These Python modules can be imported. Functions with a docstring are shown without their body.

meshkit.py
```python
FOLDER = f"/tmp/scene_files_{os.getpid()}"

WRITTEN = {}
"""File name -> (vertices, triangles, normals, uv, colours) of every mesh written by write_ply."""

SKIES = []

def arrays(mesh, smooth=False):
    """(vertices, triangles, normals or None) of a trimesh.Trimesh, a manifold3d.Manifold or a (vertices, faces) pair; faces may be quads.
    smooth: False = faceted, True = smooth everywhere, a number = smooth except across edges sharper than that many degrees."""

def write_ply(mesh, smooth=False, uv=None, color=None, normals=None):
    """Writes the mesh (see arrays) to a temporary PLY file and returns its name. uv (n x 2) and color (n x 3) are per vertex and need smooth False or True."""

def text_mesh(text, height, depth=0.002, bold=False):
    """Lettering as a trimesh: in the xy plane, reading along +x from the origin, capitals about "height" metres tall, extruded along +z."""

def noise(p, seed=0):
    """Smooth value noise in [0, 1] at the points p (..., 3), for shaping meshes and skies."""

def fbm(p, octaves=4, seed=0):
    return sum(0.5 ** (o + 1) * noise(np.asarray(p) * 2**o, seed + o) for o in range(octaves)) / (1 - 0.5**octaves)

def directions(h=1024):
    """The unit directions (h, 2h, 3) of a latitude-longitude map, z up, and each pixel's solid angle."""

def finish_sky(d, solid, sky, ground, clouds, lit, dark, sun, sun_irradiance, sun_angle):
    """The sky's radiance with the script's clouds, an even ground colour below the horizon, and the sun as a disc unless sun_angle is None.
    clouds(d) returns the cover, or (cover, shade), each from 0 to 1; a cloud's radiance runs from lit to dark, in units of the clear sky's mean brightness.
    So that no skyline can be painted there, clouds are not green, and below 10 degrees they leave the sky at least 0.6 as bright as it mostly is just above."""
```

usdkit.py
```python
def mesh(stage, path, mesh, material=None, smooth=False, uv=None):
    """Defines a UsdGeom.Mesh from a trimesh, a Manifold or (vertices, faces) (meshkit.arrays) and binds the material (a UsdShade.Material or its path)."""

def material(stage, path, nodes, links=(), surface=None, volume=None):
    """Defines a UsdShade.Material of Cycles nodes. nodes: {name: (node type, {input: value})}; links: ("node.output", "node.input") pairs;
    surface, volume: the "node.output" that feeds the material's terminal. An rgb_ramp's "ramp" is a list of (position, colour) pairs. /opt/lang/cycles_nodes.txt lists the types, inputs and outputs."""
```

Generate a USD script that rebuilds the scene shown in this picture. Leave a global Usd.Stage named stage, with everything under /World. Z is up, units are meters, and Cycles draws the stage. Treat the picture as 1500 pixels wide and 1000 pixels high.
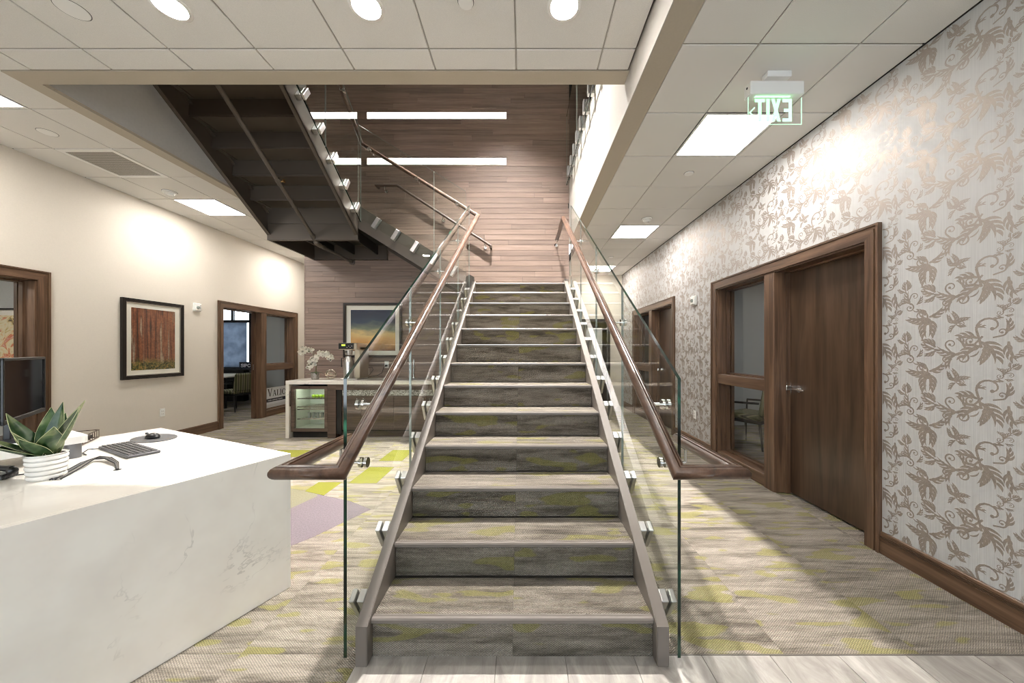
import math, random, sys
sys.path.insert(0, "/opt/lang")
import numpy as np, trimesh, manifold3d
from shapely.geometry import Polygon, LineString, MultiPolygon, Point, box as sbox
from shapely.ops import unary_union
from shapely import affinity
from pxr import Usd, UsdGeom, UsdLux, UsdShade, Sdf, Gf
import usdkit, meshkit

stage = Usd.Stage.CreateInMemory()
UsdGeom.SetStageUpAxis(stage, "Z"); UsdGeom.SetStageMetersPerUnit(stage, 1.0)
UsdGeom.Xform.Define(stage, "/World"); UsdGeom.Scope.Define(stage, "/World/Looks")

# ------------------------------------------------------------------ camera, sky, light levels
CAMH, FPX, VX, VY = 1.3627, 514.0, 767.0, 513.0
cam = UsdGeom.Camera.Define(stage, "/World/camera")
cam.CreateHorizontalApertureAttr(36.0); cam.CreateVerticalApertureAttr(24.0)
cam.CreateFocalLengthAttr(36.0 * FPX / 1500.0)
cam.CreateHorizontalApertureOffsetAttr(-(VX - 750) / 1500 * 36.0)
cam.CreateVerticalApertureOffsetAttr((VY - 500) / 1500 * 36.0)
cam.CreateClippingRangeAttr((0.05, 1000.0))
cam.AddTranslateOp().Set((0, 0, CAMH)); cam.AddRotateXOp().Set(90)
cam.CreateExposureAttr(1.4)
dome = UsdLux.DomeLight.Define(stage, "/World/sky")
dome.CreateIntensityAttr(1.0); dome.CreateColorAttr((0.80, 0.90, 1.0)); dome.CreateExposureAttr(-0.4)
E_TROFFER, E_DOWN, E_BAR, E_UPPER, E_OFFICE, E_LOBBY = 15.5, 88.0, 4.5, 12800.0, 8.0, 1.7

# ------------------------------------------------------------------ helpers
ROOTLOC = {}
def numbered(path):
    if not stage.GetPrimAtPath(path): return path
    k = 1
    while stage.GetPrimAtPath(f"{path}_{k:03d}"): k += 1
    return f"{path}_{k:03d}"
_cnt = {}
def fresh(parent, name):
    k = _cnt.get((parent, name), 0); _cnt[(parent, name)] = k + 1
    return f"{parent}/{name}" if k == 0 else f"{parent}/{name}_{k:03d}"
def setd(path, **kw):
    p = stage.GetPrimAtPath(path)
    for k, v in kw.items():
        if v: p.SetCustomDataByKey(k, v)
def thing(name, label, cat, loc=(0, 0, 0), group=None, kind=None):
    path = fresh("/World", name)
    x = UsdGeom.Xform.Define(stage, path); x.AddTranslateOp().Set(tuple(float(a) for a in loc))
    ROOTLOC[path] = np.array(loc, float)
    setd(path, label=label, category=cat, group=group, kind=kind)
    return path
def cat_(ms):
    ms = [m for m in ms if m is not None]
    out = []
    for m in ms:
        out.append(m)
    return trimesh.util.concatenate(out)
def part(parent, name, mesh, mat, label=None, smooth=False, kind=None):
    root = "/".join(parent.split("/")[:3])
    loc = ROOTLOC[root]
    if isinstance(mesh, (list, tuple)) and not isinstance(mesh[0], np.ndarray): mesh = cat_(mesh)
    if hasattr(mesh, "to_mesh"):
        a = mesh.to_mesh(); mesh = trimesh.Trimesh(a.vert_properties[:, :3], a.tri_verts, process=False)
    m = mesh.copy(); m.vertices = m.vertices - loc
    path = fresh(parent, name)
    usdkit.mesh(stage, path, m, MATS[mat], smooth=smooth)
    setd(path, label=label, kind=kind)
    return path
def box(x0, x1, y0, y1, z0, z1, c=0.0):
    x0, x1 = min(x0, x1), max(x0, x1); y0, y1 = min(y0, y1), max(y0, y1); z0, z1 = min(z0, z1), max(z0, z1)
    if c <= 0:
        m = trimesh.creation.box((x1 - x0, y1 - y0, z1 - z0)); m.apply_translation(((x0 + x1) / 2, (y0 + y1) / 2, (z0 + z1) / 2)); return m
    c = min(c, (x1 - x0) * .45, (y1 - y0) * .45, (z1 - z0) * .45)
    pts = []
    for X, sx in ((x0, 1), (x1, -1)):
        for Y, sy in ((y0, 1), (y1, -1)):
            for Z, sz in ((z0, 1), (z1, -1)):
                pts += [(X + sx * c, Y + sy * c, Z), (X + sx * c, Y, Z + sz * c), (X, Y + sy * c, Z + sz * c)]
    return trimesh.convex.convex_hull(np.array(pts))
def prism(poly, plane, a, b):
    """extrude a shapely polygon or point list given in plane 'yz' | 'xz' | 'xy' from a to b along the third axis"""
    if not hasattr(poly, "geom_type"): poly = Polygon(poly)
    geoms = list(poly.geoms) if hasattr(poly, "geoms") else [poly]
    out = []
    for g in geoms:
        if g.geom_type != "Polygon" or g.area < 1e-9: continue
        m = trimesh.creation.extrude_polygon(g, abs(b - a), engine="earcut"); v = np.array(m.vertices); v[:, 2] += min(a, b); f = np.array(m.faces)
        if plane == "yz": v = v[:, [2, 0, 1]]
        elif plane == "xz": v = v[:, [0, 2, 1]]; f = f[:, ::-1]
        out.append(trimesh.Trimesh(v, f, process=False))
    return cat_(out)
def rot(m, angz, origin=(0, 0, 0)):
    m = m.copy(); m.apply_transform(trimesh.transformations.rotation_matrix(angz, (0, 0, 1), origin)); return m
def rotaxis(m, ang, axis, origin=(0, 0, 0)):
    m = m.copy(); m.apply_transform(trimesh.transformations.rotation_matrix(ang, axis, origin)); return m
def move(m, d):
    m = m.copy(); m.apply_translation(d); return m
def cyl(p, q, r, n=16, r2=None):
    return tube([p, q], [r, r if r2 is None else r2], n)
def tube(pts, r, n=8, cap=True):
    p = np.asarray(pts, float); k = len(p); r = np.broadcast_to(np.asarray(r, float), (k,))
    t = np.gradient(p, axis=0); t /= np.linalg.norm(t, axis=1, keepdims=True) + 1e-12
    ref = np.array([0, 0, 1.0]) if abs(t[0][2]) < .9 else np.array([1.0, 0, 0])
    a = np.cross(t[0], ref); a /= np.linalg.norm(a)
    vs = []
    for i in range(k):
        a = a - t[i] * (a @ t[i]); a /= np.linalg.norm(a) + 1e-12
        b = np.cross(t[i], a)
        ang = np.arange(n) * 2 * math.pi / n
        vs.append(p[i] + r[i] * (np.cos(ang)[:, None] * a + np.sin(ang)[:, None] * b))
    v = np.vstack(vs); f = []
    for i in range(k - 1):
        for j in range(n):
            A, B = i * n + j, i * n + (j + 1) % n
            f += [(A, B, B + n), (A, B + n, A + n)]
    if cap:
        v = np.vstack([v, p[0], p[-1]]); c0, c1 = k * n, k * n + 1
        for j in range(n):
            f.append((c0, (j + 1) % n, j)); f.append((c1, (k - 1) * n + j, (k - 1) * n + (j + 1) % n))
    return trimesh.Trimesh(v, np.array(f), process=False)
def lathe(prof, c=(0, 0, 0), n=32):
    """prof: (r, z) list; closes on the axis when r = 0"""
    m = trimesh.creation.revolve(np.array([(max(r, 0), z) for r, z in prof]), sections=n); m.apply_translation(c); return m
def sweep(prof, path):
    """prof: (side, up) list, path: 3-D points; mitred corners, closed ends"""
    P = np.asarray(path, float); n = len(prof); d = np.diff(P, axis=0); d /= np.linalg.norm(d, axis=1, keepdims=True)
    up = np.array([0, 0, 1.0]); rings = []
    s = np.cross(d[0], up); s /= np.linalg.norm(s); u = np.cross(s, d[0])
    ring = np.array([P[0] + a * s + b * u for a, b in prof]); rings.append(ring)
    for i in range(1, len(P)):
        if i < len(P) - 1:
            nrm = d[i - 1] + d[i]; nrm /= np.linalg.norm(nrm)
        else: nrm = d[i - 1]
        # straight section of this segment, so that the profile keeps its shape
        s = np.cross(d[i - 1], up); s /= np.linalg.norm(s); u = np.cross(s, d[i - 1])
        base = np.array([P[i] + a * s + b * u for a, b in prof])
        tt = ((P[i] - base) @ nrm) / (d[i - 1] @ nrm)
        rings.append(base + tt[:, None] * d[i - 1])
    v = np.vstack(rings); f = []
    for i in range(len(P) - 1):
        for j in range(n):
            A, B = i * n + j, i * n + (j + 1) % n
            f += [(A, B, B + n), (A, B + n, A + n)]
    tri = trimesh.creation.triangulate_polygon(Polygon(prof), engine="earcut")
    fv, ff = tri
    # earcut keeps the ring order for simple polygons
    for t in ff:
        f.append(tuple(t[::-1])); f.append(tuple(t + (len(P) - 1) * n))
    m = trimesh.Trimesh(v, np.array(f), process=False); m.fix_normals(); return m
def sphere(c, r, sub=2, sc=(1, 1, 1)):
    m = trimesh.creation.icosphere(sub, r); m.vertices *= np.array(sc); m.apply_translation(c); return m
def text(s, h, depth=.002, bold=True):
    return meshkit.text_mesh(s, h, depth, bold)

# ------------------------------------------------------------------ materials
MATS = {}
def M(name, nodes, links=(), surface="p.BSDF"):
    MATS[name] = usdkit.material(stage, "/World/Looks/" + name, nodes, links, surface=surface)
def plain(name, col, rough=.5, metal=0., **kw):
    M(name, {"p": ("principled_bsdf", {"base_color": col, "roughness": rough, "metallic": metal, **kw})})
def speckle(name, col, rough=.6, scale=60, amt=.08, bump=.0, metal=0., **kw):
    a = tuple(c * (1 - amt) for c in col); b = tuple(min(1, c * (1 + amt)) for c in col)
    nodes = {"g": ("geometry", {}), "n": ("noise_texture", {"scale": scale, "detail": 3.0}),
             "r": ("rgb_ramp", {"ramp": [(.3, a), (.7, b)]}),
             "p": ("principled_bsdf", {"roughness": rough, "metallic": metal, **kw})}
    links = [("g.position", "n.vector"), ("n.fac", "r.fac"), ("r.color", "p.base_color")]
    if bump:
        nodes["b"] = ("bump", {"strength": 1.0, "distance": bump}); links += [("n.fac", "b.height"), ("b.normal", "p.normal")]
    M(name, nodes, links)
def emit(name, col, s):
    M(name, {"e": ("emission", {"color": col, "strength": s})}, surface="e.emission")
def grain(name, dark, mid, light, scl, rough=.4, rnd=.25, coat=0.0, bump=.0004):
    """wood: noise stretched along one axis (small number in scl = along the grain), each piece offset and tinted by its own random number"""
    nodes = {"g": ("geometry", {}), "o": ("object_info", {}), "off": ("vector_math", {"math_type": "scale", "vector1": (13.0, 29.0, 7.0)}),
             "add": ("vector_math", {"math_type": "add"}), "m": ("mapping", {"scale": scl}),
             "n": ("noise_texture", {"scale": 1.0, "detail": 6.0, "roughness": .62, "distortion": .6}),
             "m2": ("mapping", {"scale": tuple(s * 4 for s in scl)}), "n2": ("noise_texture", {"scale": 1.0, "detail": 3.0}),
             "mixf": ("math", {"math_type": "multiply_add", "value2": .25}),
             "r": ("rgb_ramp", {"ramp": [(.34, dark), (.52, mid), (.72, light)]}),
             "v": ("math", {"math_type": "multiply_add", "value2": rnd, "value3": 1 - rnd / 2}),
             "h": ("hsv", {}), "p": ("principled_bsdf", {"roughness": rough, "coat_weight": coat, "coat_roughness": .25}),
             "b": ("bump", {"strength": .6, "distance": bump})}
    links = [("g.position", "add.vector1"), ("o.random", "off.scale"), ("off.vector", "add.vector2"), ("add.vector", "m.vector"), ("m.vector", "n.vector"),
             ("add.vector", "m2.vector"), ("m2.vector", "n2.vector"), ("n2.fac", "mixf.value1"), ("n.fac", "mixf.value3"), ("mixf.value", "r.fac"),
             ("o.random", "v.value1"), ("v.value", "h.value"), ("r.color", "h.color"), ("h.color", "p.base_color"), ("n2.fac", "b.height"), ("b.normal", "p.normal")]
    nodes["sub"] = ("math", {"math_type": "subtract", "value2": .125}); links = [l for l in links if l != ("mixf.value", "r.fac")] + [("mixf.value", "sub.value1"), ("sub.value", "r.fac")]
    M(name, nodes, links)

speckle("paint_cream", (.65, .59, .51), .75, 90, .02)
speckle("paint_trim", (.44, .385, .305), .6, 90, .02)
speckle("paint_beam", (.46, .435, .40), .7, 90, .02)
speckle("paint_white", (.74, .70, .64), .7, 90, .02)
speckle("paint_shaft", (.46, .45, .435), .7, 40, .03)
speckle("paint_office", (.50, .50, .48), .8, 40, .02)
speckle("ceiling_board", (.71, .69, .66), .85, 260, .05, bump=.0006)
plain("grid_white", (.40, .375, .34), .6)
plain("fixture_white", (.80, .79, .77), .4)
plain("plastic_white", (.78, .77, .74), .35)
plain("plastic_black", (.012, .012, .013), .3)
plain("plastic_grey", (.09, .09, .095), .45)
plain("foot_grey", (.17, .17, .175), .5)
plain("rubber", (.02, .02, .02), .7)
plain("steel_paint", (.140, .119, .103), .36)
plain("steel_dark", (.092, .074, .060), .42, 0.2)
plain("steel_black", (.022, .019, .017), .5)
plain("pipe_paint", (.085, .068, .055), .4)
plain("chrome", (.75, .74, .72), .12, 1.0)
plain("brushed", (.62, .60, .58), .3, 1.0)
plain("clamp_alu", (.62, .61, .60), .28, .92)
plain("brass", (.55, .36, .16), .3, 1.0)
plain("mirror_black", (.008, .008, .009), .04, 0, specular_ior_level=.8)
plain("gap_dark", (.02, .018, .016), .9)
emit("lamp_troffer", (1.0, .965, .915), E_TROFFER)
emit("lamp_down", (1.0, .955, .90), E_DOWN)
emit("lamp_bar", (1.0, .96, .90), E_BAR)
emit("lamp_upper", (1.0, .97, .93), E_UPPER); emit("lamp_upper_dim", (1.0, .95, .89), E_UPPER * .045)
emit("lamp_office", (.92, .96, 1.0), E_OFFICE)
emit("lamp_office_bright", (1.0, .97, .92), E_OFFICE * 2.6)
emit("lamp_lobby", (1.0, .95, .88), E_LOBBY)
emit("lamp_fridge", (.92, 1.0, .86), 7.0)
emit("lamp_exit", (.35, 1.0, .45), 1.0)
emit("exit_edge", (.62, 1.0, .70), .45)
emit("display_green", (.45, .9, .05), 1.5)
def pane_glass(name, ior, tint):
    # the back faces of a pane pass light straight through; the front faces mirror by Fresnel
    M(name, {"f": ("fresnel", {"IOR": ior}), "geo": ("geometry", {}), "inv": ("math", {"math_type": "subtract", "value1": 1.0}), "mul": ("math", {"math_type": "multiply"}),
             "t": ("transparent_bsdf", {"color": tint}), "g": ("glossy_bsdf", {"color": (1, 1, 1), "roughness": 0.0}), "m": ("mix_closure", {})},
      [("geo.backfacing", "inv.value2"), ("f.fac", "mul.value1"), ("inv.value", "mul.value2"), ("mul.value", "m.fac"), ("t.BSDF", "m.closure1"), ("g.BSDF", "m.closure2")], surface="m.closure")
pane_glass("glass", 1.55, (.96, .98, .962))
pane_glass("glass_clear", 1.45, (.98, .985, .98))
M("glass_edge", {"n": ("noise_texture", {"scale": 9.0, "detail": 1.0}), "g": ("geometry", {}), "r": ("rgb_ramp", {"ramp": [(.45, (.004, .009, .007)), (.70, (.005, .035, .02)), (.84, (.03, .20, .11))]}),
                 "p": ("principled_bsdf", {"roughness": .08, "specular_ior_level": .8})}, [("g.position", "n.vector"), ("n.fac", "r.fac"), ("r.color", "p.base_color")])
plain("glass_edge_light", (.26, .29, .27), .1, 0, specular_ior_level=.8)
grain("wood_trim_z", (.056, .028, .015), (.118, .064, .036), (.182, .105, .062), (16, 16, .9), .38, .12, .15)
grain("wood_trim_y", (.056, .028, .015), (.118, .064, .036), (.182, .105, .062), (16, .9, 16), .38, .12, .15)
grain("wood_trim_x", (.056, .028, .015), (.118, .064, .036), (.182, .105, .062), (.9, 16, 16), .38, .12, .15)
grain("wood_door", (.036, .019, .011), (.066, .037, .021), (.098, .056, .033), (9, 9, .7), .34, .06, .25)
grain("wood_plank", (.185, .127, .100), (.242, .171, .137), (.300, .218, .178), (.8, 9, 20), .5, .34, 0)
grain("wood_cabinet", (.055, .034, .024), (.095, .062, .045), (.15, .10, .075), (.8, 9, 22), .45, .12, .1)
grain("wood_rail", (.046, .022, .013), (.098, .050, .030), (.165, .092, .059), (14, 2.2, 14), .30, 0, .3)
# quartz: cream white with a few thin grey veins
M("quartz", {"g": ("geometry", {}), "n": ("noise_texture", {"scale": 1.5, "detail": 5.0, "distortion": 1.2, "roughness": .6}), "s": ("math", {"math_type": "subtract", "value2": .5}), "a": ("math", {"math_type": "absolute"}),
             "mr": ("map_range", {"from_min": 0.0, "from_max": .009, "to_min": 1.0, "to_max": 0.0, "clamp": True}),
             "n2": ("noise_texture", {"scale": 3.2, "detail": 4.0}), "m2": ("map_range", {"from_min": .50, "from_max": .68, "to_min": 0.0, "to_max": .55, "clamp": True}),
             "mul": ("math", {"math_type": "multiply"}), "n3": ("noise_texture", {"scale": 5.0, "detail": 5.0}), "r3": ("rgb_ramp", {"ramp": [(.35, (.76, .71, .645)), (.65, (.82, .78, .715))]}),
             "mix": ("mix", {"color2": (.30, .27, .24)}), "p": ("principled_bsdf", {"roughness": .22})},
  [("g.position", "n.vector"), ("g.position", "n2.vector"), ("g.position", "n3.vector"), ("n.fac", "s.value1"), ("s.value", "a.value1"), ("a.value", "mr.value"), ("n2.fac", "m2.value"), ("mr.result", "mul.value1"), ("m2.result", "mul.value2"),
   ("n3.fac", "r3.fac"), ("r3.color", "mix.color1"), ("mul.value", "mix.fac"), ("mix.color", "p.base_color")])
# carpet: taupe and beige bands across the stair axis, blocky chartreuse flecks, a looped weave
def carpet(name, vertical=False, green=.61, lift=1.0, sh=0.0):
    ax = (1.7, 15.0, 15.0)
    nodes = {"g": ("geometry", {}), "o": ("object_info", {}), "off": ("vector_math", {"math_type": "scale", "vector1": (31.0, 17.0, 23.0)}), "add": ("vector_math", {"math_type": "add"}),
             "m": ("mapping", {"scale": ax}), "n": ("noise_texture", {"scale": 1.0, "detail": 7.0, "roughness": .74, "distortion": .25}),
             "r": ("rgb_ramp", {"ramp": [(.28 - sh, (.048 * lift, .038 * lift, .028 * lift)), (.40 - sh, (.145 * lift, .119 * lift, .091 * lift)), (.50 - sh, (.27 * lift, .23 * lift, .184 * lift)), (.62 - sh, (.40 * lift, .345 * lift, .285 * lift))]}),
             "m2": ("mapping", {"scale": (3.6, 12.0, 12.0), "location": (5.0, 3.0, 1.0)}), "n2": ("noise_texture", {"scale": 1.0, "detail": 1.5}),
             "gr": ("map_range", {"from_min": green, "from_max": green + .03, "to_min": 0.0, "to_max": .68, "clamp": True}),
             "mix": ("mix", {"color2": (.30 * lift, .27 * lift, .075 * lift)}),
             "sx": ("separate_xyz", {}), "yz": ("math", {"math_type": "add"}), "kx": ("math", {"math_type": "multiply", "value2": 2 * math.pi / .0125}), "ky": ("math", {"math_type": "multiply", "value2": 2 * math.pi / .0095}),
             "sn": ("math", {"math_type": "sine"}), "cs": ("math", {"math_type": "sine"}), "pr": ("math", {"math_type": "multiply"}), "w": ("math", {"math_type": "multiply_add", "value2": .46, "value3": .97}),
             "nz": ("noise_texture", {"scale": 160.0, "detail": 2.0}), "wn": ("math", {"math_type": "multiply_add", "value2": 1.15, "value3": .42}), "ww": ("math", {"math_type": "multiply"}),
             "h": ("hsv", {}), "b": ("bump", {"strength": .7, "distance": .0025}), "p": ("principled_bsdf", {"roughness": .95, "specular_ior_level": .1, "sheen_weight": .15})}
    links = [("g.position", "add.vector1"), ("o.random", "off.scale"), ("off.vector", "add.vector2"), ("add.vector", "m.vector"), ("m.vector", "n.vector"), ("n.fac", "r.fac"),
             ("add.vector", "m2.vector"), ("m2.vector", "n2.vector"), ("n2.fac", "gr.value"), ("gr.result", "mix.fac"), ("r.color", "mix.color1"),
             ("g.position", "sx.vector"), ("sx.y", "yz.value1"), ("sx.z", "yz.value2"), ("sx.x", "kx.value1"), ("yz.value", "ky.value1"), ("kx.value", "sn.value1"), ("ky.value", "cs.value1"), ("sn.value", "pr.value1"), ("cs.value", "pr.value2"), ("pr.value", "w.value1"),
             ("g.position", "nz.vector"), ("nz.fac", "wn.value1"), ("w.value", "ww.value1"), ("wn.value", "ww.value2"), ("ww.value", "h.value"), ("mix.color", "h.color"), ("h.color", "p.base_color"), ("pr.value", "b.height"), ("b.normal", "p.normal")]
    M(name, nodes, links)
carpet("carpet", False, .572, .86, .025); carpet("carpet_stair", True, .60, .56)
speckle("carpet_green", (.175, .172, .03), .95, 120, .35, bump=.001, specular_ior_level=.1)
speckle("carpet_mauve", (.155, .128, .138), .95, 90, .15, bump=.001, specular_ior_level=.1)
speckle("carpet_olive", (.18, .165, .11), .95, 90, .15, bump=.001, specular_ior_level=.1)
# porcelain floor tile
M("floor_tile", {"g": ("geometry", {}), "o": ("object_info", {}), "off": ("vector_math", {"math_type": "scale", "vector1": (31.0, 17.0, 23.0)}), "add": ("vector_math", {"math_type": "add"}), "m": ("mapping", {"scale": (5.0, 1.6, 1.0)}),
                 "n": ("noise_texture", {"scale": 2.2, "detail": 7.0, "roughness": .65, "distortion": 1.0}), "r": ("rgb_ramp", {"ramp": [(.3, (.25, .225, .20)), (.5, (.36, .33, .30)), (.7, (.50, .47, .43))]}), "p": ("principled_bsdf", {"roughness": .35})},
  [("g.position", "add.vector1"), ("o.random", "off.scale"), ("off.vector", "add.vector2"), ("add.vector", "m.vector"), ("m.vector", "n.vector"), ("n.fac", "r.fac"), ("r.color", "p.base_color")])
plain("grout", (.22, .20, .18), .9)
# wallpaper ground: pale grey with a fine vertical thread; print: bronze foil
M("wallpaper", {"g": ("geometry", {}), "m": ("mapping", {"scale": (1.0, 420.0, 4.0)}), "n": ("noise_texture", {"scale": 1.0, "detail": 2.0}), "r": ("rgb_ramp", {"ramp": [(.3, (.455, .445, .44)), (.7, (.525, .515, .51))]}),
                "p": ("principled_bsdf", {"roughness": .6, "specular_ior_level": .35}), "b": ("bump", {"strength": .4, "distance": .0004})},
  [("g.position", "m.vector"), ("m.vector", "n.vector"), ("n.fac", "r.fac"), ("r.color", "p.base_color"), ("n.fac", "b.height"), ("b.normal", "p.normal")])
speckle("foil", (.375, .325, .29), .6, 300, .12, metal=.62)
# upholstery: green and cream vertical stripes
M("stripe_fabric", {"tc": ("geometry", {}), "m": ("mapping", {"scale": (1.0, 1.0, 0.0)}), "w": ("wave_texture", {"wave_type": "bands", "bands_direction": "diagonal", "scale": 5.0, "distortion": .3}),
                    "r": ("rgb_ramp", {"ramp": [(.0, (.085, .090, .04)), (.4, (.17, .16, .075)), (.7, (.34, .31, .20)), (.95, (.09, .08, .05))]}), "p": ("principled_bsdf", {"roughness": .9})},
  [("tc.position", "m.vector"), ("m.vector", "w.vector"), ("w.fac", "r.fac"), ("r.color", "p.base_color")])
plain("chair_black", (.012, .010, .009), .35)
plain("mat_board", (.78, .73, .65), .8)
plain("frame_black", (.012, .009, .008), .3)
plain("frame_silver", (.50, .47, .43), .25, .9)
plain("frame_bronze", (.10, .07, .05), .35, .3)
# art: tall trunks over a mossy floor; dusk over sand; loose colour strokes
M("art_forest", {"g": ("geometry", {}), "s": ("separate_xyz", {}), "m": ("mapping", {"scale": (1.0, 26.0, 1.3)}), "n": ("noise_texture", {"scale": 1.0, "detail": 5.0, "distortion": .3}),
                 "r": ("rgb_ramp", {"ramp": [(.30, (.035, .014, .008)), (.42, (.16, .045, .02)), (.52, (.34, .12, .05)), (.60, (.20, .09, .05)), (.70, (.52, .42, .30))]}),
                 "n2": ("noise_texture", {"scale": 40.0, "detail": 4.0}), "r2": ("rgb_ramp", {"ramp": [(.35, (.03, .03, .006)), (.5, (.16, .15, .03)), (.7, (.40, .20, .06))]}),
                 "zz": ("math", {"math_type": "multiply_add", "value2": .12}), "mr": ("map_range", {"from_min": 1.24, "from_max": 1.32, "to_min": 1.0, "to_max": 0.0, "clamp": True}), "mix": ("mix", {}),
                 "ov": ("mix", {"mix_type": "multiply", "fac": .7}), "r4": ("rgb_ramp", {"ramp": [(.35, (.45, .4, .4)), (.65, (1, 1, 1))]}), "p": ("principled_bsdf", {"roughness": .5})},
  [("g.position", "s.vector"), ("g.position", "m.vector"), ("m.vector", "n.vector"), ("n.fac", "r.fac"), ("g.position", "n2.vector"), ("n2.fac", "r2.fac"), ("n.fac", "zz.value1"), ("s.z", "zz.value3"), ("zz.value", "mr.value"),
   ("mr.result", "mix.fac"), ("r.color", "mix.color1"), ("r2.color", "mix.color2"), ("mix.color", "ov.color1"), ("n2.fac", "r4.fac"), ("r4.color", "ov.color2"), ("ov.color", "p.base_color")])
M("art_dusk", {"g": ("geometry", {}), "s": ("separate_xyz", {}), "m": ("mapping", {"scale": (2.2, 1.0, 6.0)}), "n": ("noise_texture", {"scale": 1.0, "detail": 5.0, "roughness": .6}), "a": ("math", {"math_type": "multiply_add", "value2": .30}),
               "mr": ("map_range", {"from_min": 1.40, "from_max": 2.20, "clamp": True}), "r": ("rgb_ramp", {"ramp": [(.0, (.05, .025, .012)), (.14, (.22, .09, .03)), (.32, (.62, .34, .12)), (.48, (.66, .46, .20)), (.60, (.18, .20, .14)), (.75, (.03, .05, .09)), (1.0, (.012, .02, .05))]}),
               "p": ("principled_bsdf", {"roughness": .15})},
  [("g.position", "s.vector"), ("g.position", "m.vector"), ("m.vector", "n.vector"), ("n.fac", "a.value1"), ("s.z", "a.value3"), ("a.value", "mr.value"), ("mr.result", "r.fac"), ("r.color", "p.base_color")])
M("art_strokes", {"g": ("geometry", {}), "n": ("noise_texture", {"scale": 4.5, "detail": 3.0, "distortion": 2.5}), "r": ("rgb_ramp", {"ramp": [(.30, (.03, .02, .02)), (.36, (.62, .45, .18)), (.47, (.76, .68, .48)), (.55, (.75, .55, .30)), (.60, (.62, .14, .06)), (.66, (.72, .62, .50)), (.72, (.45, .20, .26)), (.8, (.02, .02, .02))]}), "p": ("principled_bsdf", {"roughness": .4})},
  [("g.position", "n.vector"), ("n.fac", "r.fac"), ("r.color", "p.base_color")])
# leaves: dark green heart, silver-green bloom
M("leaf", {"g": ("geometry", {}), "n": ("noise_texture", {"scale": 14.0, "detail": 2.0, "distortion": .5}), "r": ("rgb_ramp", {"ramp": [(.36, (.014, .05, .014)), (.50, (.07, .12, .045)), (.64, (.24, .27, .13))]}), "p": ("principled_bsdf", {"roughness": .28}), "t": ("translucent_bsdf", {"color": (.08, .16, .04)}), "m": ("mix_closure", {"fac": .12})},
  [("g.position", "n.vector"), ("n.fac", "r.fac"), ("r.color", "p.base_color"), ("p.BSDF", "m.closure1"), ("t.BSDF", "m.closure2")], surface="m.closure")
plain("leaf_edge", (.42, .45, .24), .4)
plain("orchid_leaf", (.03, .07, .015), .35)
plain("orchid_stem", (.12, .11, .04), .5)
M("petal", {"p": ("principled_bsdf", {"base_color": (.86, .82, .72), "roughness": .6}), "t": ("translucent_bsdf", {"color": (.85, .8, .65)}), "m": ("mix_closure", {"fac": .3})}, [("p.BSDF", "m.closure1"), ("t.BSDF", "m.closure2")], surface="m.closure")
plain("ceramic", (.80, .78, .74), .18)
speckle("ceramic_metal", (.36, .33, .29), .35, 70, .35, metal=.5)
speckle("soil", (.16, .10, .06), .9, 220, .8)
plain("champagne", (.66, .58, .46), .25, .9)
plain("apple_green", (.30, .48, .03), .35)
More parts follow.
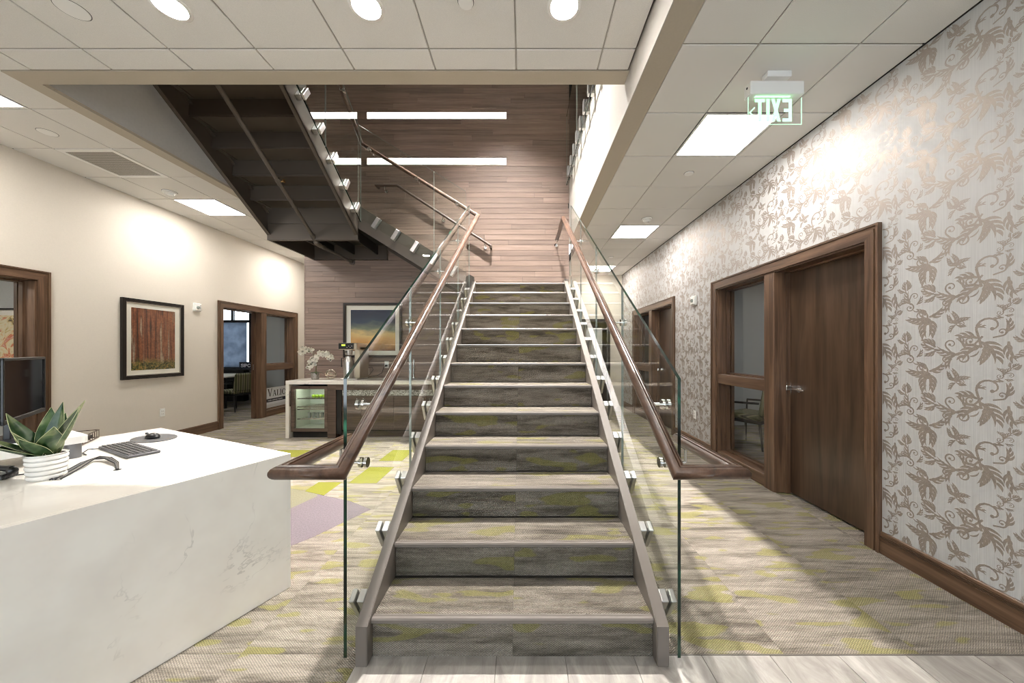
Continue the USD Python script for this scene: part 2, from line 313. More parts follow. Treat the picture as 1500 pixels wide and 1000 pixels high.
M("perforated", {"g": ("geometry", {}), "v": ("voronoi_texture", {"scale": 95.0, "randomness": 0.0}), "l": ("math", {"math_type": "less_than", "value2": .42}), "mix": ("mix", {"color1": (.50, .46, .41), "color2": (.05, .045, .04)}), "p": ("principled_bsdf", {"roughness": .5})},
  [("g.position", "v.vector"), ("v.distance", "l.value1"), ("l.value", "mix.fac"), ("mix.color", "p.base_color")])
M("mosaic", {"g": ("geometry", {}), "v": ("voronoi_texture", {"scale": 60.0, "metric": "chebychev", "randomness": .6}), "w": ("rgb_to_bw", {}), "r": ("rgb_ramp", {"ramp": [(.2, (.20, .19, .17)), (.5, (.42, .41, .38)), (.8, (.62, .61, .57))]}), "p": ("principled_bsdf", {"roughness": .25})},
  [("g.position", "v.vector"), ("v.color", "w.color"), ("w.val", "r.fac"), ("r.color", "p.base_color")])
plain("sign_white", (.74, .76, .80), .5); plain("sign_navy", (.012, .016, .035), .5); plain("sign_ink", (.02, .022, .03), .5); plain("sign_silver", (.62, .62, .64), .4)
M("shade_cloth", {"g": ("geometry", {}), "n": ("noise_texture", {"scale": 6.0, "detail": 3.0}), "r": ("rgb_ramp", {"ramp": [(.3, (.20, .225, .265)), (.7, (.30, .33, .375))]}), "t": ("translucent_bsdf", {}), "d": ("diffuse_bsdf", {}), "m": ("mix_closure", {"fac": .7})},
  [("g.position", "n.vector"), ("n.fac", "r.fac"), ("r.color", "t.color"), ("r.color", "d.color"), ("d.BSDF", "m.closure1"), ("t.BSDF", "m.closure2")], surface="m.closure")
plain("fridge_inside", (.62, .66, .56), .5)
plain("screen_grey", (.02, .022, .026), .08, 0, specular_ior_level=.7)

# ------------------------------------------------------------------ the setting
XL, XR, ZL, ZR, YW, XWL, XB = -5.273, 2.413, 3.44, 3.20, 6.05, -3.767, .785
YF, YE, YRE, ZU, ZTOP = -4.0, 10.0, 8.61, 4.275, 7.3
T = .20
UNITS = [("door_1", XR, 1, 2.363), ("door_2", XR, 1, 5.580), ("door_3", XL, -1, 6.043), ("door_4", XL, -1, 1.784)]
def wallpoly(y0, y1, z1, sx):
    p = sbox(y0, 0, y1, z1)
    for n, X, s, u in UNITS:
        if s == sx: p = p.difference(sbox(u + .1, -.1, u + 2.01, 2.125))
    return p
w = thing("wall_left", "plain cream painted wall with framed pictures and doorways on the left", "wall", (XL, 3, 0), kind="structure")
part(w, "plaster", prism(wallpoly(YF, YE, 3.6, -1), "yz", XL - T, XL), "paint_cream")
wall_right = thing("wall_right", "wall papered in pale grey with bronze scrolling damask on the right", "wall", (XR, 3, 0), kind="structure")
part(wall_right, "papered_face", prism(wallpoly(YF, YRE + .15, ZTOP, 1), "yz", XR, XR + T), "wallpaper")
w = thing("wall_back", "tall wall clad in horizontal taupe oak planks behind the stairs", "wall", (-1.5, YW, 0), kind="structure")
part(w, "backing", box(XWL, XB + 1.63, YW + .018, YW + .15, 0 if False else 3.46, ZTOP), "gap_dark")
part(w, "backing", box(XWL, XB, YW + .018, YW + .15, 0, 3.46), "gap_dark")
BARS = [(-2.70, -.294, 5.35, 5.47), (-2.70, -.294, 4.56, 4.677), (-3.70, -2.87, 5.35, 5.47), (-3.70, -2.87, 4.56, 4.677)]
rng = random.Random(11); ROW = .0905
for k in range(80):
    z0 = .01 + k * ROW
    x = XWL - rng.uniform(0, 1.3)
    while x < XB:
        x2 = x + rng.uniform(1.25, 2.3)
        g = sbox(max(x, XWL) + .0012, z0 + .0018, min(x2, XB) - .0012, z0 + ROW - .0018)
        x = x2
        if g.bounds[2] - g.bounds[0] < .03 or g.bounds[0] > g.bounds[2]: continue
        for a, b, c, d in BARS: g = g.difference(sbox(a - .004, c - .004, b + .004, d + .004))
        if g.is_empty or g.area < 2e-4: continue
        dep = rng.choice([0, 0, .0012, .0025])
        part(w, "plank", prism(g, "xz", YW + dep, YW + .02), "wood_plank")
part(w, "end_trim", box(XWL - .012, XWL, YW - .004, YW + .15, 0, ZL), "wood_plank")
w = thing("wall_corridor", "short cream wall running back from the plank wall", "wall", (XWL, 8, 0), kind="structure")
part(w, "plaster", box(XWL, XWL + .12, YW + .15, YE, 0, 3.6), "paint_cream")
w = thing("wall_corridor", "cream wall of the passage behind the plank wall", "wall", (XB, 7.4, 0), kind="structure")
part(w, "plaster", box(XB - .12, XB, YW + .15, YRE + .15, 0, 3.6), "paint_cream")
w = thing("wall_far", "cream end wall of the right passage with a dark glazed door", "wall", (1.6, YRE, 0), kind="structure")
part(w, "plaster", prism(sbox(XB, 0, XR, 3.5).difference(sbox(1.22, -.1, 2.12, 2.13)), "xz", YRE, YRE + .15), "paint_cream")
w = thing("wall_far", "cream end wall closing the left passage", "wall", (-4.5, YE, 0), kind="structure")
part(w, "plaster", box(XL - T, XWL + .12, YE, YE + .15, 0, 3.6), "paint_cream")
w = thing("wall_front", "entrance wall with tall windows behind the viewer", "wall", (-1.5, YF, 0), kind="structure")
part(w, "plaster", prism(sbox(XL - T, 0, XR + T, 3.6).difference(unary_union([sbox(-4.6, .2, -2.4, 2.7), sbox(-1.9, 0, .7, 2.7), sbox(1.1, .2, 2.2, 2.7)])), "xz", YF - .2, YF), "paint_cream")
for i, (a, b, z0) in enumerate([(-4.6, -2.4, .2), (-1.9, .7, 0), (1.1, 2.2, .2)]):
    wi = thing(f"window_{i + 1}", ["wide entrance window nearest the desk side", "glazed entrance front in the middle of the entrance wall", "narrow entrance window nearest the papered wall"][i], "window", ((a + b) / 2, YF, z0), kind="structure")
    part(wi, "frame", prism(sbox(a, z0, b, 2.7).difference(sbox(a + .05, z0 + .05, b - .05, 2.65)), "xz", YF - .13, YF - .05), "frame_bronze")
    part(wi, "glass_pane", box(a + .05, b - .05, YF - .10, YF - .09, z0 + .05, 2.65), "glass_clear")
w = thing("wall_shaft", "grey painted side wall of the stairwell above the left ceiling", "wall", (-3.8, 4.3, 3.46), kind="structure")
part(w, "plaster", box(-3.85, -3.75, -1.0, YW + .018, 3.46, ZTOP), "paint_shaft")
w = thing("wall_upper", "front wall of the upper floor", "wall", (-.7, -1.05, ZU), kind="structure")
part(w, "plaster", box(-3.85, XR, -1.1, -1.0, 3.6, ZTOP), "paint_cream")

# floors
fl = thing("floor", "floor of patterned carpet tiles with a porcelain strip before the stairs", "floor", (0, 3, 0), kind="structure")
part(fl, "subfloor", box(-9.2, 7.2, YF - .2, 12.6, -.12, -.008), "carpet")
ACC = {"carpet_green": [[(-3.36, 4.80), (-2.76, 4.80), (-2.76, 4.49), (-3.36, 4.49)], [(-2.12, 3.63), (-1.88, 3.63), (-1.88, 3.30), (-2.12, 3.40)], [(-1.80, 4.10), (-1.51, 4.10), (-1.51, 3.60), (-1.80, 3.60)], [(-1.79, 4.80), (-1.50, 4.80), (-1.50, 4.33), (-1.79, 4.33)]]}
arc = Polygon([(-3.2, 3.75), (-2.60, 3.56), (-2.31, 3.465), (-2.1, 3.40), (-1.87, 3.29), (-1.59, 3.185), (-1.31, 3.01), (-1.41, 2.82), (-1.534, 2.57), (-1.625, 2.443), (-1.75, 2.25), (-1.95, 1.9), (-3.0, 2.3)])
olive = Polygon([(-3.2, 3.9), (-2.6, 3.6), (-2.0, 3.40), (-1.93, 3.28), (-2.05, 2.9), (-2.2, 2.2), (-3.4, 2.2)])
cut = unary_union([Polygon(p) for p in ACC["carpet_green"]])
arc = arc.difference(cut.buffer(.0015))
region = unary_union([sbox(XL, -2.0, -.73, YW), sbox(-.73, 1.575, XR, YW), sbox(XL, YW, XWL, YE), sbox(XB, YW, XR, YRE)]).difference(cut.buffer(.0015)).difference(arc.buffer(.0015))
TS = .6096
for i in range(-9, 5):
    for j in range(-4, 17):
        x0, y0 = -.05 + i * TS, 1.575 + j * TS
        g = sbox(x0 + .0008, y0 + .0008, x0 + TS - .0008, y0 + TS - .0008).intersection(region)
        if g.is_empty or g.area < 1e-3: continue
        part(fl, "carpet_tile", prism(g, "xy", -.008, 0), "carpet")
for p in ACC["carpet_green"]: part(fl, "accent_tile", prism(p, "xy", -.008, .0003), "carpet_green", label="chartreuse accent carpet tile")
part(fl, "inlay", prism(arc.difference(olive), "xy", -.008, .0002), "carpet_mauve", label="mauve carpet inlay with a curved edge")
part(fl, "inlay", prism(arc.intersection(olive), "xy", -.008, .0002), "carpet_olive", label="olive carpet inlay beside the mauve one")
rng = random.Random(3)
for i in range(11):
    x0 = -.73 + i * .305
    if x0 > XR: break
    for j in range(-4, 3):
        y1 = 1.568 - j * .61 - (i % 3) * .2; y0 = y1 - .61
        g = sbox(x0 + .0016, y0 + .0016, min(x0 + .305, XR) - .0016, y1 - .0016).intersection(sbox(-.73, -1.0, XR, 1.568))
        if g.is_empty or g.area < 1e-3: continue
        part(fl, "porcelain_tile", prism(g, "xy", -.008, -.0005), "floor_tile")
part(fl, "grout", box(-.73, XR, -1.0, 1.568, -.0079, -.004), "grout")
part(fl, "edge_strip", box(-.73, XR, 1.568, 1.575, -.008, .0012), "steel_paint", label="thin metal strip between tile and carpet")

# ceilings
def tiled_ceiling(c, region, xs, ys, z, skip, grid=.0105):
    for i in range(len(xs) - 1):
        for j in range(len(ys) - 1):
            if (i, j) in skip: continue
            g = sbox(xs[i] + grid / 2, ys[j] + grid / 2, xs[i + 1] - grid / 2, ys[j + 1] - grid / 2).intersection(region)
            if g.is_empty or g.area < 2e-3: continue
            for gg in (g.geoms if hasattr(g, "geoms") else [g]):
                b = gg.bounds
                m = box(b[0], b[2], b[1], b[3], z, z + .018, .003) if abs(gg.area - (b[2] - b[0]) * (b[3] - b[1])) < 1e-6 else prism(gg, "xy", z, z + .018)
                part(c, "ceiling_tile", m, "ceiling_board")
ce = thing("ceiling", "suspended grid ceiling over the reception side and left passage", "ceiling", (-2, 3, ZL), kind="structure")
XS = [-.053 + .5995 * k for k in range(-10, 4)]; YS = [2.42 + .6 * k for k in range(-2, 14)]
XS[0] = XL - .01
rfront = sbox(XL, 1.3, .772, 2.600); rleft = sbox(XL, 2.600, -3.884, YE); rleft2 = sbox(-3.884, YW + .15, XWL, YE)
ix = lambda x: max(i for i in range(len(XS)) if XS[i] <= x + 1e-4)
colT = ix(-4.6)
rows = {round(y, 2): j for j, y in enumerate(YS)}
rowof = lambda y: min(range(len(YS)), key=lambda j: abs(YS[j] - y))
skipL = {(colT, rowof(2.42)), (colT, rowof(4.82)), (colT, rowof(7.22)), (colT, rowof(3.62))}
tiled_ceiling(ce, unary_union([rfront, rleft]), XS, YS, ZL, skipL)
part(ce, "grid", prism(unary_union([rfront, rleft]).difference(unary_union([sbox(XS[a] + .012, YS[b] + .012, XS[a + 1] - .012, YS[b + 1] - .012) for a, b in skipL])), "xy", ZL + .009, ZL + .0095), "grid_white")
lob = sbox(XL, YF, .772, 1.3).difference(unary_union([sbox(x - .3, y - .6, x + .3, y + .6) for x in (-4.0, -1.6) for y in (-2.4, -.4)]))
part(ce, "plain_board", prism(lob, "xy", ZL, ZL + .02), "ceiling_board")
part(ce, "plain_board", box(XL, XL + .001, YF, 1.3, ZL - .001, ZL), "gap_dark")
part(ce, "deck", box(XL - T, .785, YF, 2.62, ZL + .1, ZL + .16), "gap_dark")
part(ce, "deck", box(XL - T, -3.85, 2.62, YE, ZL + .1, ZL + .16), "gap_dark")
part(ce, "wall_angle", [box(XL, XL + .004, 1.3, YE, ZL + .002, ZL + .02)], "gap_dark")
cr = thing("ceiling", "lower suspended grid ceiling over the passage beside the papered wall", "ceiling", (1.7, 4, ZR), kind="structure")
XSR = [.95, 1.415, 2.02, 2.43]; YSR = [2.107 + .61 * k for k in range(-2, 12)]
rr = sbox(.953, .9, XR, YRE)
rowR = lambda y: min(range(len(YSR)), key=lambda j: abs(YSR[j] - y))
skipR = {(1, rowR(2.717)), (1, rowR(5.157)), (1, rowR(7.597))}
tiled_ceiling(cr, rr, XSR, YSR, ZR, skipR)
part(cr, "grid", prism(rr.difference(unary_union([sbox(XSR[a] + .012, YSR[b] + .012, XSR[a + 1] - .012, YSR[b + 1] - .012) for a, b in skipR])), "xy", ZR + .009, ZR + .0095), "grid_white")
part(cr, "plain_board", prism(sbox(.953, YF, XR, .9).difference(unary_union([sbox(1.42, -.9, 2.02, .3), sbox(1.42, -3.2, 2.02, -2.0)])), "xy", ZR, ZR + .02), "ceiling_board")
part(cr, "deck", box(.95, XR, YF, YRE, ZR + .1, ZR + .16), "gap_dark")
part(cr, "wall_angle", box(XR - .012, XR, .9, YRE, ZR - .002, ZR + .02), "gap_dark")
cu = thing("ceiling", "plain white ceiling high over the stairwell", "ceiling", (-.7, 2.5, ZTOP), kind="structure")
part(cu, "board", box(-3.85, XR, -1.1, YW + .15, ZTOP, ZTOP + .08), "paint_white")

bk = thing("bulkhead", "cream bulkhead along the right edge of the stairwell opening", "beam", (.87, 3, ZR), kind="structure")
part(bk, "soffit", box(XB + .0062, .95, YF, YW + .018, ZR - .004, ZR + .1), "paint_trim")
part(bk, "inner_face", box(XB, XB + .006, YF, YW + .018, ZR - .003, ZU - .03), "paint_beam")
part(bk, "edge_cap", box(XB - .004, XB + .04, 2.736, YW, ZU - .03, ZU), "steel_paint")
tr = thing("trim_1", "cream band framing the stairwell opening in the ceiling", "trim", (-1.5, 2.67, ZL), kind="structure")
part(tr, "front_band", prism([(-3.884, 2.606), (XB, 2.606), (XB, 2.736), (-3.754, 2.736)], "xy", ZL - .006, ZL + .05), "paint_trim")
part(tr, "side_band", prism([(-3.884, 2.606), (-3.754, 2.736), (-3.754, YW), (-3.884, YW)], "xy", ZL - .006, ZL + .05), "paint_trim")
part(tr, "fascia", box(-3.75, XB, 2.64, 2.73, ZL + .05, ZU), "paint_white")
fu = thing("floor_upper", "edge of the upper floor around the stairwell", "floor", (1.6, 2, ZU), kind="structure")
part(fu, "slab", box(XB + .03, XR, -1.0, YW + .018, ZU - .17, ZU), "paint_white")
part(fu, "slab", box(-3.75, XB + .03, -1.0, 2.64, ZU - .17, ZU), "paint_white")

# baseboards: three fine grooves under a rounded top
def base_prof(h=.146, t=.018):
    return [(0, 0), (t, 0), (t, h * .70), (t - .003, h * .71), (t, h * .73), (t, h * .77), (t - .003, h * .78), (t, h * .80), (t, h * .84), (t - .004, h * .85), (t - .002, h * .88), (t - .006, h * .97), (t - .012, h), (0, h)]
def baseboard(parent, X, s, ya, yb):
    pts = [(-s * a, b) for a, b in base_prof()]
    m = prism(Polygon(pts), "xz", ya, yb); part(parent, "board", move(m, (X, 0, 0)), "wood_trim_y")
b = thing("baseboard_right", "dark oak baseboard along the papered wall", "baseboard", (XR, 4, 0), kind="structure")
for a, c in ((YF, 2.363), (4.473, 5.58), (7.69, YRE)): baseboard(b, XR, 1, a, c)
b = thing("baseboard_left", "dark oak baseboard along the cream wall", "baseboard", (XL, 4, 0), kind="structure")
for a, c in ((YF, 1.784), (3.894, 6.043), (8.153, YE)): baseboard(b, XL, -1, a, c)

# door and sidelight units (shared frame: door near the viewer, sidelight beyond)
def door_unit(name, X, s, y0, label, closed):
    d = thing(name, label, "door", (X, y0, 0), kind="structure")
    bx = lambda d0, d1, ya, yb, za, zb, c=0.0: box(X + s * d0, X + s * d1, ya, yb, za, zb, c)
    y1, yo, yp, yq, yw, zt = y0 + 2.11, y0 + .1, y0 + 1.0, y0 + 1.14, y0 + 2.01, 2.125
    pr = lambda poly, d0, d1: prism(poly, "yz", X + s * d0, X + s * d1)
    part(d, "casing", pr([(y0, 0), (yo, 0), (yo, zt), (y0, zt + .1)], -.022, 0), "wood_trim_z")
    part(d, "casing", pr([(yw, 0), (y1, 0), (y1, zt + .1), (yw, zt)], -.022, 0), "wood_trim_z")
    part(d, "casing", pr([(y0, zt + .1), (yo, zt), (yw, zt), (y1, zt + .1)], -.022, 0), "wood_trim_y")
    for g in (sbox(y0 - .001, 0, y0 + .014, zt + .101), sbox(y1 - .014, 0, y1 + .001, zt + .101)): part(d, "back_band", pr(g, -.030, 0), "wood_trim_z")
    part(d, "back_band", pr(sbox(y0 + .0142, zt + .086, y1 - .0142, zt + .101), -.030, 0), "wood_trim_y")
    for ya, yb in ((y0 + .030, y0 + .036), (y1 - .036, y1 - .030)): part(d, "bead", pr(sbox(ya, 0, yb, zt + .066), -.028, 0), "wood_trim_z")
    # linings
    part(d, "jamb", bx(-.006, T, yo - .004, yo + .014, 0, zt), "wood_trim_z")
    part(d, "jamb", bx(-.006, T, yw - .014, yw + .004, 0, zt), "wood_trim_z")
    part(d, "jamb", bx(-.006, T, yo, yw, zt - .014, zt + .004), "wood_trim_y")
    part(d, "post", bx(-.014, T, yp, yq, 0, zt - .014, .003), "wood_trim_z")
    for ya, yb in ((yp - .014, yp), (yo + .014, yo + .028)): part(d, "door_stop", bx(.10, .135, ya, yb, 0, zt - .014), "wood_trim_z")
    part(d, "door_stop", bx(.10, .135, yo, yp, zt - .028, zt - .014), "wood_trim_y")
    part(d, "mid_rail", bx(0, T, yq, yw - .014, .955, 1.07, .004), "wood_trim_y")
    part(d, "bottom_rail", bx(-.004, T, yq, yw - .014, 0, .122, .004), "wood_trim_y")
    for za, zb in ((.122, .955), (1.07, zt - .014)):
        hole = sbox(yq, za, yw - .014, zb)
        part(d, "glazing_stop", pr(hole.difference(hole.buffer(-.018, join_style=2)), .10, .145), "wood_trim_z")
        part(d, "glass_pane", bx(.150, .156, yq, yw - .014, za, zb), "glass_clear")
        part(d, "glazing_stop", pr(hole.difference(hole.buffer(-.018, join_style=2)), .16, .195), "wood_trim_z")
    if closed:
        slab = part(d, "door_slab", bx(.138, .182, yo + .016, yp - .003, .008, zt - .017, .002), "wood_door")
        yh, zh = yp - .12, 1.005
        hd = part(d, "lever_handle", [cyl((X + s * .138, yh, zh), (X + s * .128, yh, zh), .031, 24), cyl((X + s * .13, yh, zh), (X + s * .080, yh, zh), .011, 14),
                  tube([(X + s * .082, yh + .008, zh), (X + s * .078, yh - .03, zh + .002), (X + s * .080, yh - .07, zh), (X + s * .086, yh - .115, zh - .003)], [.0115, .010, .0095, .008], 12)], "chrome", label="polished lever handle", smooth=40)
        part(d, "strike_plate", bx(.098, .142, yp - .0135, yp - .0115, zh - .055, zh + .055), "chrome", label="bright latch plate")
        part(d, "latch_guard", bx(.085, .14, yp - .03, yp - .0125, zh - .022, zh + .022, .003), "chrome")
    else:
        part(d, "door_slab", box(X + s * .2, X + s * 1.09, yo + .016, yo + .06, .008, zt - .017, .002), "wood_door")
        part(d, "strike_plate", bx(.13, .16, yp - .002, yp, .97, 1.08), "brushed")
    return d
door_unit("door_1", XR, 1, 2.363, "closed dark oak door with sidelight in the papered wall, nearest the viewer", True)
door_unit("door_2", XR, 1, 5.580, "far dark oak door with sidelight in the papered wall", True)
door_unit("door_3", XL, -1, 6.043, "open office doorway with sidelight at the far end of the cream wall", False)
door_unit("door_4", XL, -1, 1.784, "oak framed sidelight and door at the left edge, behind the monitor", True)
d = thing("door_5", "dark glazed door at the end of the right passage", "door", (1.67, YRE, 0), kind="structure")
part(d, "frame", prism(sbox(1.22, 0, 2.12, 2.13).difference(sbox(1.28, 0, 2.06, 2.06)), "xz", YRE - .02, YRE + .15), "frame_black")
part(d, "door_slab", prism(sbox(1.285, .01, 2.055, 2.055).difference(sbox(1.40, .30, 1.94, 1.92)), "xz", YRE + .05, YRE + .095), "frame_black")
part(d, "glass_pane", box(1.40, 1.94, YRE + .07, YRE + .076, .30, 1.92), "glass_clear")
part(d, "push_bar", [cyl((1.36, YRE - .0, .95), (1.36, YRE - .0, 1.25), .012), cyl((1.36, YRE, .98), (1.36, YRE + .05, .98), .008), cyl((1.36, YRE, 1.22), (1.36, YRE + .05, 1.22), .008)], "brushed")

# rooms seen through the glass
def room(label, x0, x1, y0, y1, z, open_, win=None):
    r = thing("office_room", label, "room", ((x0 + x1) / 2, (y0 + y1) / 2, 0), kind="structure")
    if open_ != "x1": part(r, "wall", box(x1, x1 + .1, y0, y1, 0, z), "paint_office")
    if open_ != "x0":
        if win and win[0] == "x0": part(r, "wall", prism(sbox(y0, 0, y1, z).difference(sbox(*win[1])), "yz", x0 - .1, x0), "paint_office")
        else: part(r, "wall", box(x0 - .1, x0, y0, y1, 0, z), "paint_office")
    part(r, "wall", box(x0, x1, y0 - .1, y0, 0, z), "paint_office")
    if win and win[0] == "y1": part(r, "wall", prism(sbox(x0, 0, x1, z).difference(sbox(*win[1])), "xz", y1, y1 + .1), "paint_office")
    elif open_ != "y0": part(r, "wall", box(x0, x1, y1, y1 + .1, 0, z), "paint_office")
    part(r, "ceiling", box(x0 - .1, x1 + .1, y0 - .1, y1 + .1, z, z + .05), "paint_office")
    return r
ra = room("far left office with a shaded window", -8.6, XL - T, 5.2, 9.6, 2.8, "x1", ("y1", (-8.58, .87, -7.45, 2.62)))
rb = room("near left office with a painting", -8.6, XL - T, .4, 4.75, 2.8, "x1")
rc = room("near right office", XR + T, 6.4, 1.6, 6.4, 2.8, "x0")
rd = room("far right office", XR + T, 6.4, 6.55, 9.6, 2.8, "x0")
re_ = room("room beyond the end door", .7, 3.4, YRE + .15, 11.6, 2.8, "y1b", ("y1", (1.2, .9, 2.6, 2.2)))
for (x, y, r, lab) in ((-7.0, 7.2, "ceiling_panel", "square ceiling panel lamp of the far left office"), (-7.0, 2.6, "ceiling_panel", "square ceiling panel lamp of the near left office"), (4.6, 4.3, "ceiling_panel", "square ceiling panel lamp of the near right office")):
    l = thing("ceiling_panel", lab, "light", (x, y, 2.8))
    part(l, "frame", prism(sbox(x - .3, y - .3, x + .3, y + .3).difference(sbox(x - .28, y - .28, x + .28, y + .28)), "xy", 2.77, 2.8), "fixture_white")
    part(l, "lens", box(x - .28, x + .28, y - .28, y + .28, 2.785, 2.79), "lamp_office_bright" if (x < 0 and y < 5) else "lamp_office")
wi = thing("window_4", "office window with black glazing bars and a pale woven shade", "window", (-7.2, 9.65, .85), kind="structure")
fr = sbox(-8.58, .87, -7.45, 2.62)
part(wi, "frame", prism(fr.difference(fr.buffer(-.06, join_style=2)), "xz", 9.6, 9.7), "frame_black")
part(wi, "glazing_bar", box(-8.58, -7.45, 9.6, 9.66, 2.12, 2.19), "frame_black")
for xx in (-7.98,): part(wi, "glazing_bar", box(xx - .03, xx + .03, 9.6, 9.66, 2.19, 2.6), "frame_black")
part(wi, "glass_pane", box(-8.53, -7.5, 9.67, 9.68, .9, 2.57), "glass_clear")
part(wi, "roller_shade", box(-8.5, -7.54, 9.56, 9.565, .9, 2.12), "shade_cloth", label="pale woven roller shade")

# ------------------------------------------------------------------ the staircase
RISE, TR, D1 = .178, .2831, 1.5471
PIT = RISE / TR
SXL, SXR = -.674, .5754           # inner faces of the stringers
SW = .052
nose = lambda n: (D1 + TR * (n - 1), RISE * n)
zs = lambda y: .172 + PIT * (y - 1.511)          # top of the main stringers
L1, L2 = 13 * RISE, 18 * RISE
YL = D1 + 12 * TR                 # landing edge
st = thing("staircase", "straight lower stair flight with carpeted treads between taupe steel stringers", "stairs", (-.05, 1.5, 0))
spoly = [(1.511, 0), (1.511, .172), (YL + .02, zs(YL + .02)), (YL + .02, zs(YL + .02) - .33), (1.511 + .33 / PIT - .27, 0)]
for a, b in ((SXL - SW, SXL), (SXR, SXR + SW)):
    g = Polygon(spoly)
    part(st, "stringer", [prism(g, "yz", a + .003, b - .003), prism(g.buffer(-.003, join_style=2), "yz", a, b)], "steel_paint")
saw = []
for n in range(1, 14):
    y, z = nose(n); saw += [(y + .024, z - RISE), (y + .024, z - .012)]
saw += [(YL + .028, L1 - .012), (YL + .028, L1 - .30), (D1 + .30, 0.0)]
part(st, "stair_pan", prism(saw, "yz", SXL, SXR), "steel_black")
xm = -.049
for n in range(1, 14):
    y, z = nose(n)
    npoly = [(y + .024, z - .024), (y + .004, z - .024), (y, z - .019), (y, z - .006), (y + .005, z), (y + .017, z + .0005), (y + .019, z - .0015), (y + .022, z - .0015), (y + .024, z + .0005), (y + .034, z), (y + .034, z - .006), (y + .024, z - .006)]
    part(st, "stair_nosing", prism(npoly, "yz", SXL + .001, SXR - .001), "steel_paint", smooth=20)
    for a, b in ((SXL + .001, xm - .0006), (xm + .0006, SXR - .001)):
        part(st, "riser_carpet", box(a, b, y + .017, y + .0235, z - RISE + .0005, z - .0245), "carpet_stair")
        if n < 13: part(st, "tread_carpet", box(a, b, y + .034, y + TR + .017, z - .012, z - .001), "carpet_stair")
ld = thing("stair_landing", "lower stair landing against the plank wall at the top of the first flight", "landing", (-.05, 5.5, L1))
part(ld, "deck", box(SXL - SW, SXR + SW + .01, YL + .03, YW - .004, L1 - .06, L1 - .012), "steel_dark")
part(ld, "carpet", box(SXL - SW + .01, SXR + SW, YL + .034, YW - .006, L1 - .012, L1 - .001), "carpet_stair")
part(ld, "edge_channel", box(SXR + .005, SXR + SW + .01, YL + .025, YW - .004, L1 - .28, L1 + .06), "steel_paint")
part(ld, "edge_channel", box(SXL - SW, SXR + SW, YW - .05, YW - .004, L1 - .28, L1 - .06), "steel_dark")

# middle flight, rising to the left along the plank wall
XN = -.905; nx = lambda k: (XN - TR * (k - 1), L1 + RISE * k)
YA, YB = 4.945, 4.995
mf = thing("middle_flight", "short middle stair flight of dark steel rising left along the plank wall", "stairs", (-1.5, 5.5, L1))
zm = lambda x: 3.375 - PIT * .985 * (x + 2.28)
mpoly = [(-2.33, zm(-2.33)), (-.70, zm(-.70)), (-.70, zm(-.70) - .325), (-2.33, zm(-2.33) - .325)]
part(mf, "stringer", prism(mpoly, "xz", YA, YB), "steel_dark")
part(mf, "stringer", prism(mpoly, "xz", YW - .055, YW - .005), "steel_dark")
saw2 = [(SXL - SW, L1 - .012)]
for k in range(1, 6):
    x, z = nx(k); saw2 += [(x - .024, z - RISE - .012), (x - .024, z - .012)]
low = [(p[0], p[1] - .012) for p in saw2]
plate = []
for k in range(1, 6):
    x, z = nx(k)
    part(mf, "riser_plate", box(x - .030, x - .024, YB, YW - .055, z - RISE - .016, z - .012), "steel_dark")
    part(mf, "tread_plate", box(x - TR - .024 if k < 5 else x - .046, x - .024, YB, YW - .055, z - .020, z - .014), "steel_dark")
    if k < 5: part(mf, "tread_carpet", box(x - TR - .017, x - .03, YB + .001, YW - .056, z - .012, z - .001), "carpet_stair")
    part(mf, "stair_nosing", box(x - .03, x, YB + .001, YW - .056, z - .030, z, .004), "steel_paint")
    part(mf, "riser_carpet", box(x - .024, x - .017, YB + .001, YW - .056, z - RISE, z - .031), "carpet_stair")

# upper landing and the flight that rises back over the viewer
UXL, UXR = -3.607, -2.335
ul = thing("stair_landing", "upper stair landing of dark steel channels in the corner of the stairwell", "landing", (-2.9, 5.5, L2))
part(ul, "deck", box(UXL, nx(5)[0] - .05, 4.99, YW - .055, L2 - .05, L2 - .02), "steel_black")
part(ul, "carpet", box(UXL + .04, nx(5)[0] - .04, 5.02, YW - .06, L2 - .02, L2 - .001), "carpet_stair")
chan = [(4.935, 2.915), (4.99, 2.915), (4.99, 2.932), (4.952, 2.938), (4.952, L2 - .075), (4.99, L2 - .068), (4.99, L2 - .02), (4.935, L2 - .02)]
part(ul, "front_channel", prism(chan, "yz", UXL, UXR), "steel_dark")
part(ul, "side_channel", box(UXL, UXL + .03, 4.99, YW - .004, 2.915, L2 - .05), "steel_dark")
part(ul, "rear_channel", box(UXL + .03, UXR, YW - .05, YW - .004, 2.915, L2 - .05), "steel_dark")
for x in (-3.25, -2.9, -2.5): part(ul, "joist", box(x - .012, x + .012, 4.99, YW - .05, 3.0, L2 - .05), "steel_black")
uf = thing("upper_flight", "upper stair flight seen from below with dark folded steel treads", "stairs", (-2.97, 4.2, L2))
zu = lambda y: 3.035 - PIT * (y - 4.853)       # underside of its stringers
ytop = 2.95
for a, b in ((UXL, UXL + .045), (UXR - .045, UXR)):
    up = [(4.935, zu(4.935)), (ytop, zu(ytop)), (ytop, zu(ytop) + .31), (4.935, zu(4.935) + .31)]
    part(uf, "stringer", [prism(up, "yz", a + (.0 if a == UXL else .035), b - (.035 if a == UXL else 0)),
                          prism([(4.935, zu(4.935)), (ytop, zu(ytop)), (ytop, zu(ytop) + .016), (4.935, zu(4.935) + .016)], "yz", a, b),
                          prism([(4.935, zu(4.935) + .294), (ytop, zu(ytop) + .294), (ytop, zu(ytop) + .31), (4.935, zu(4.935) + .31)], "yz", a, b)], "steel_dark")
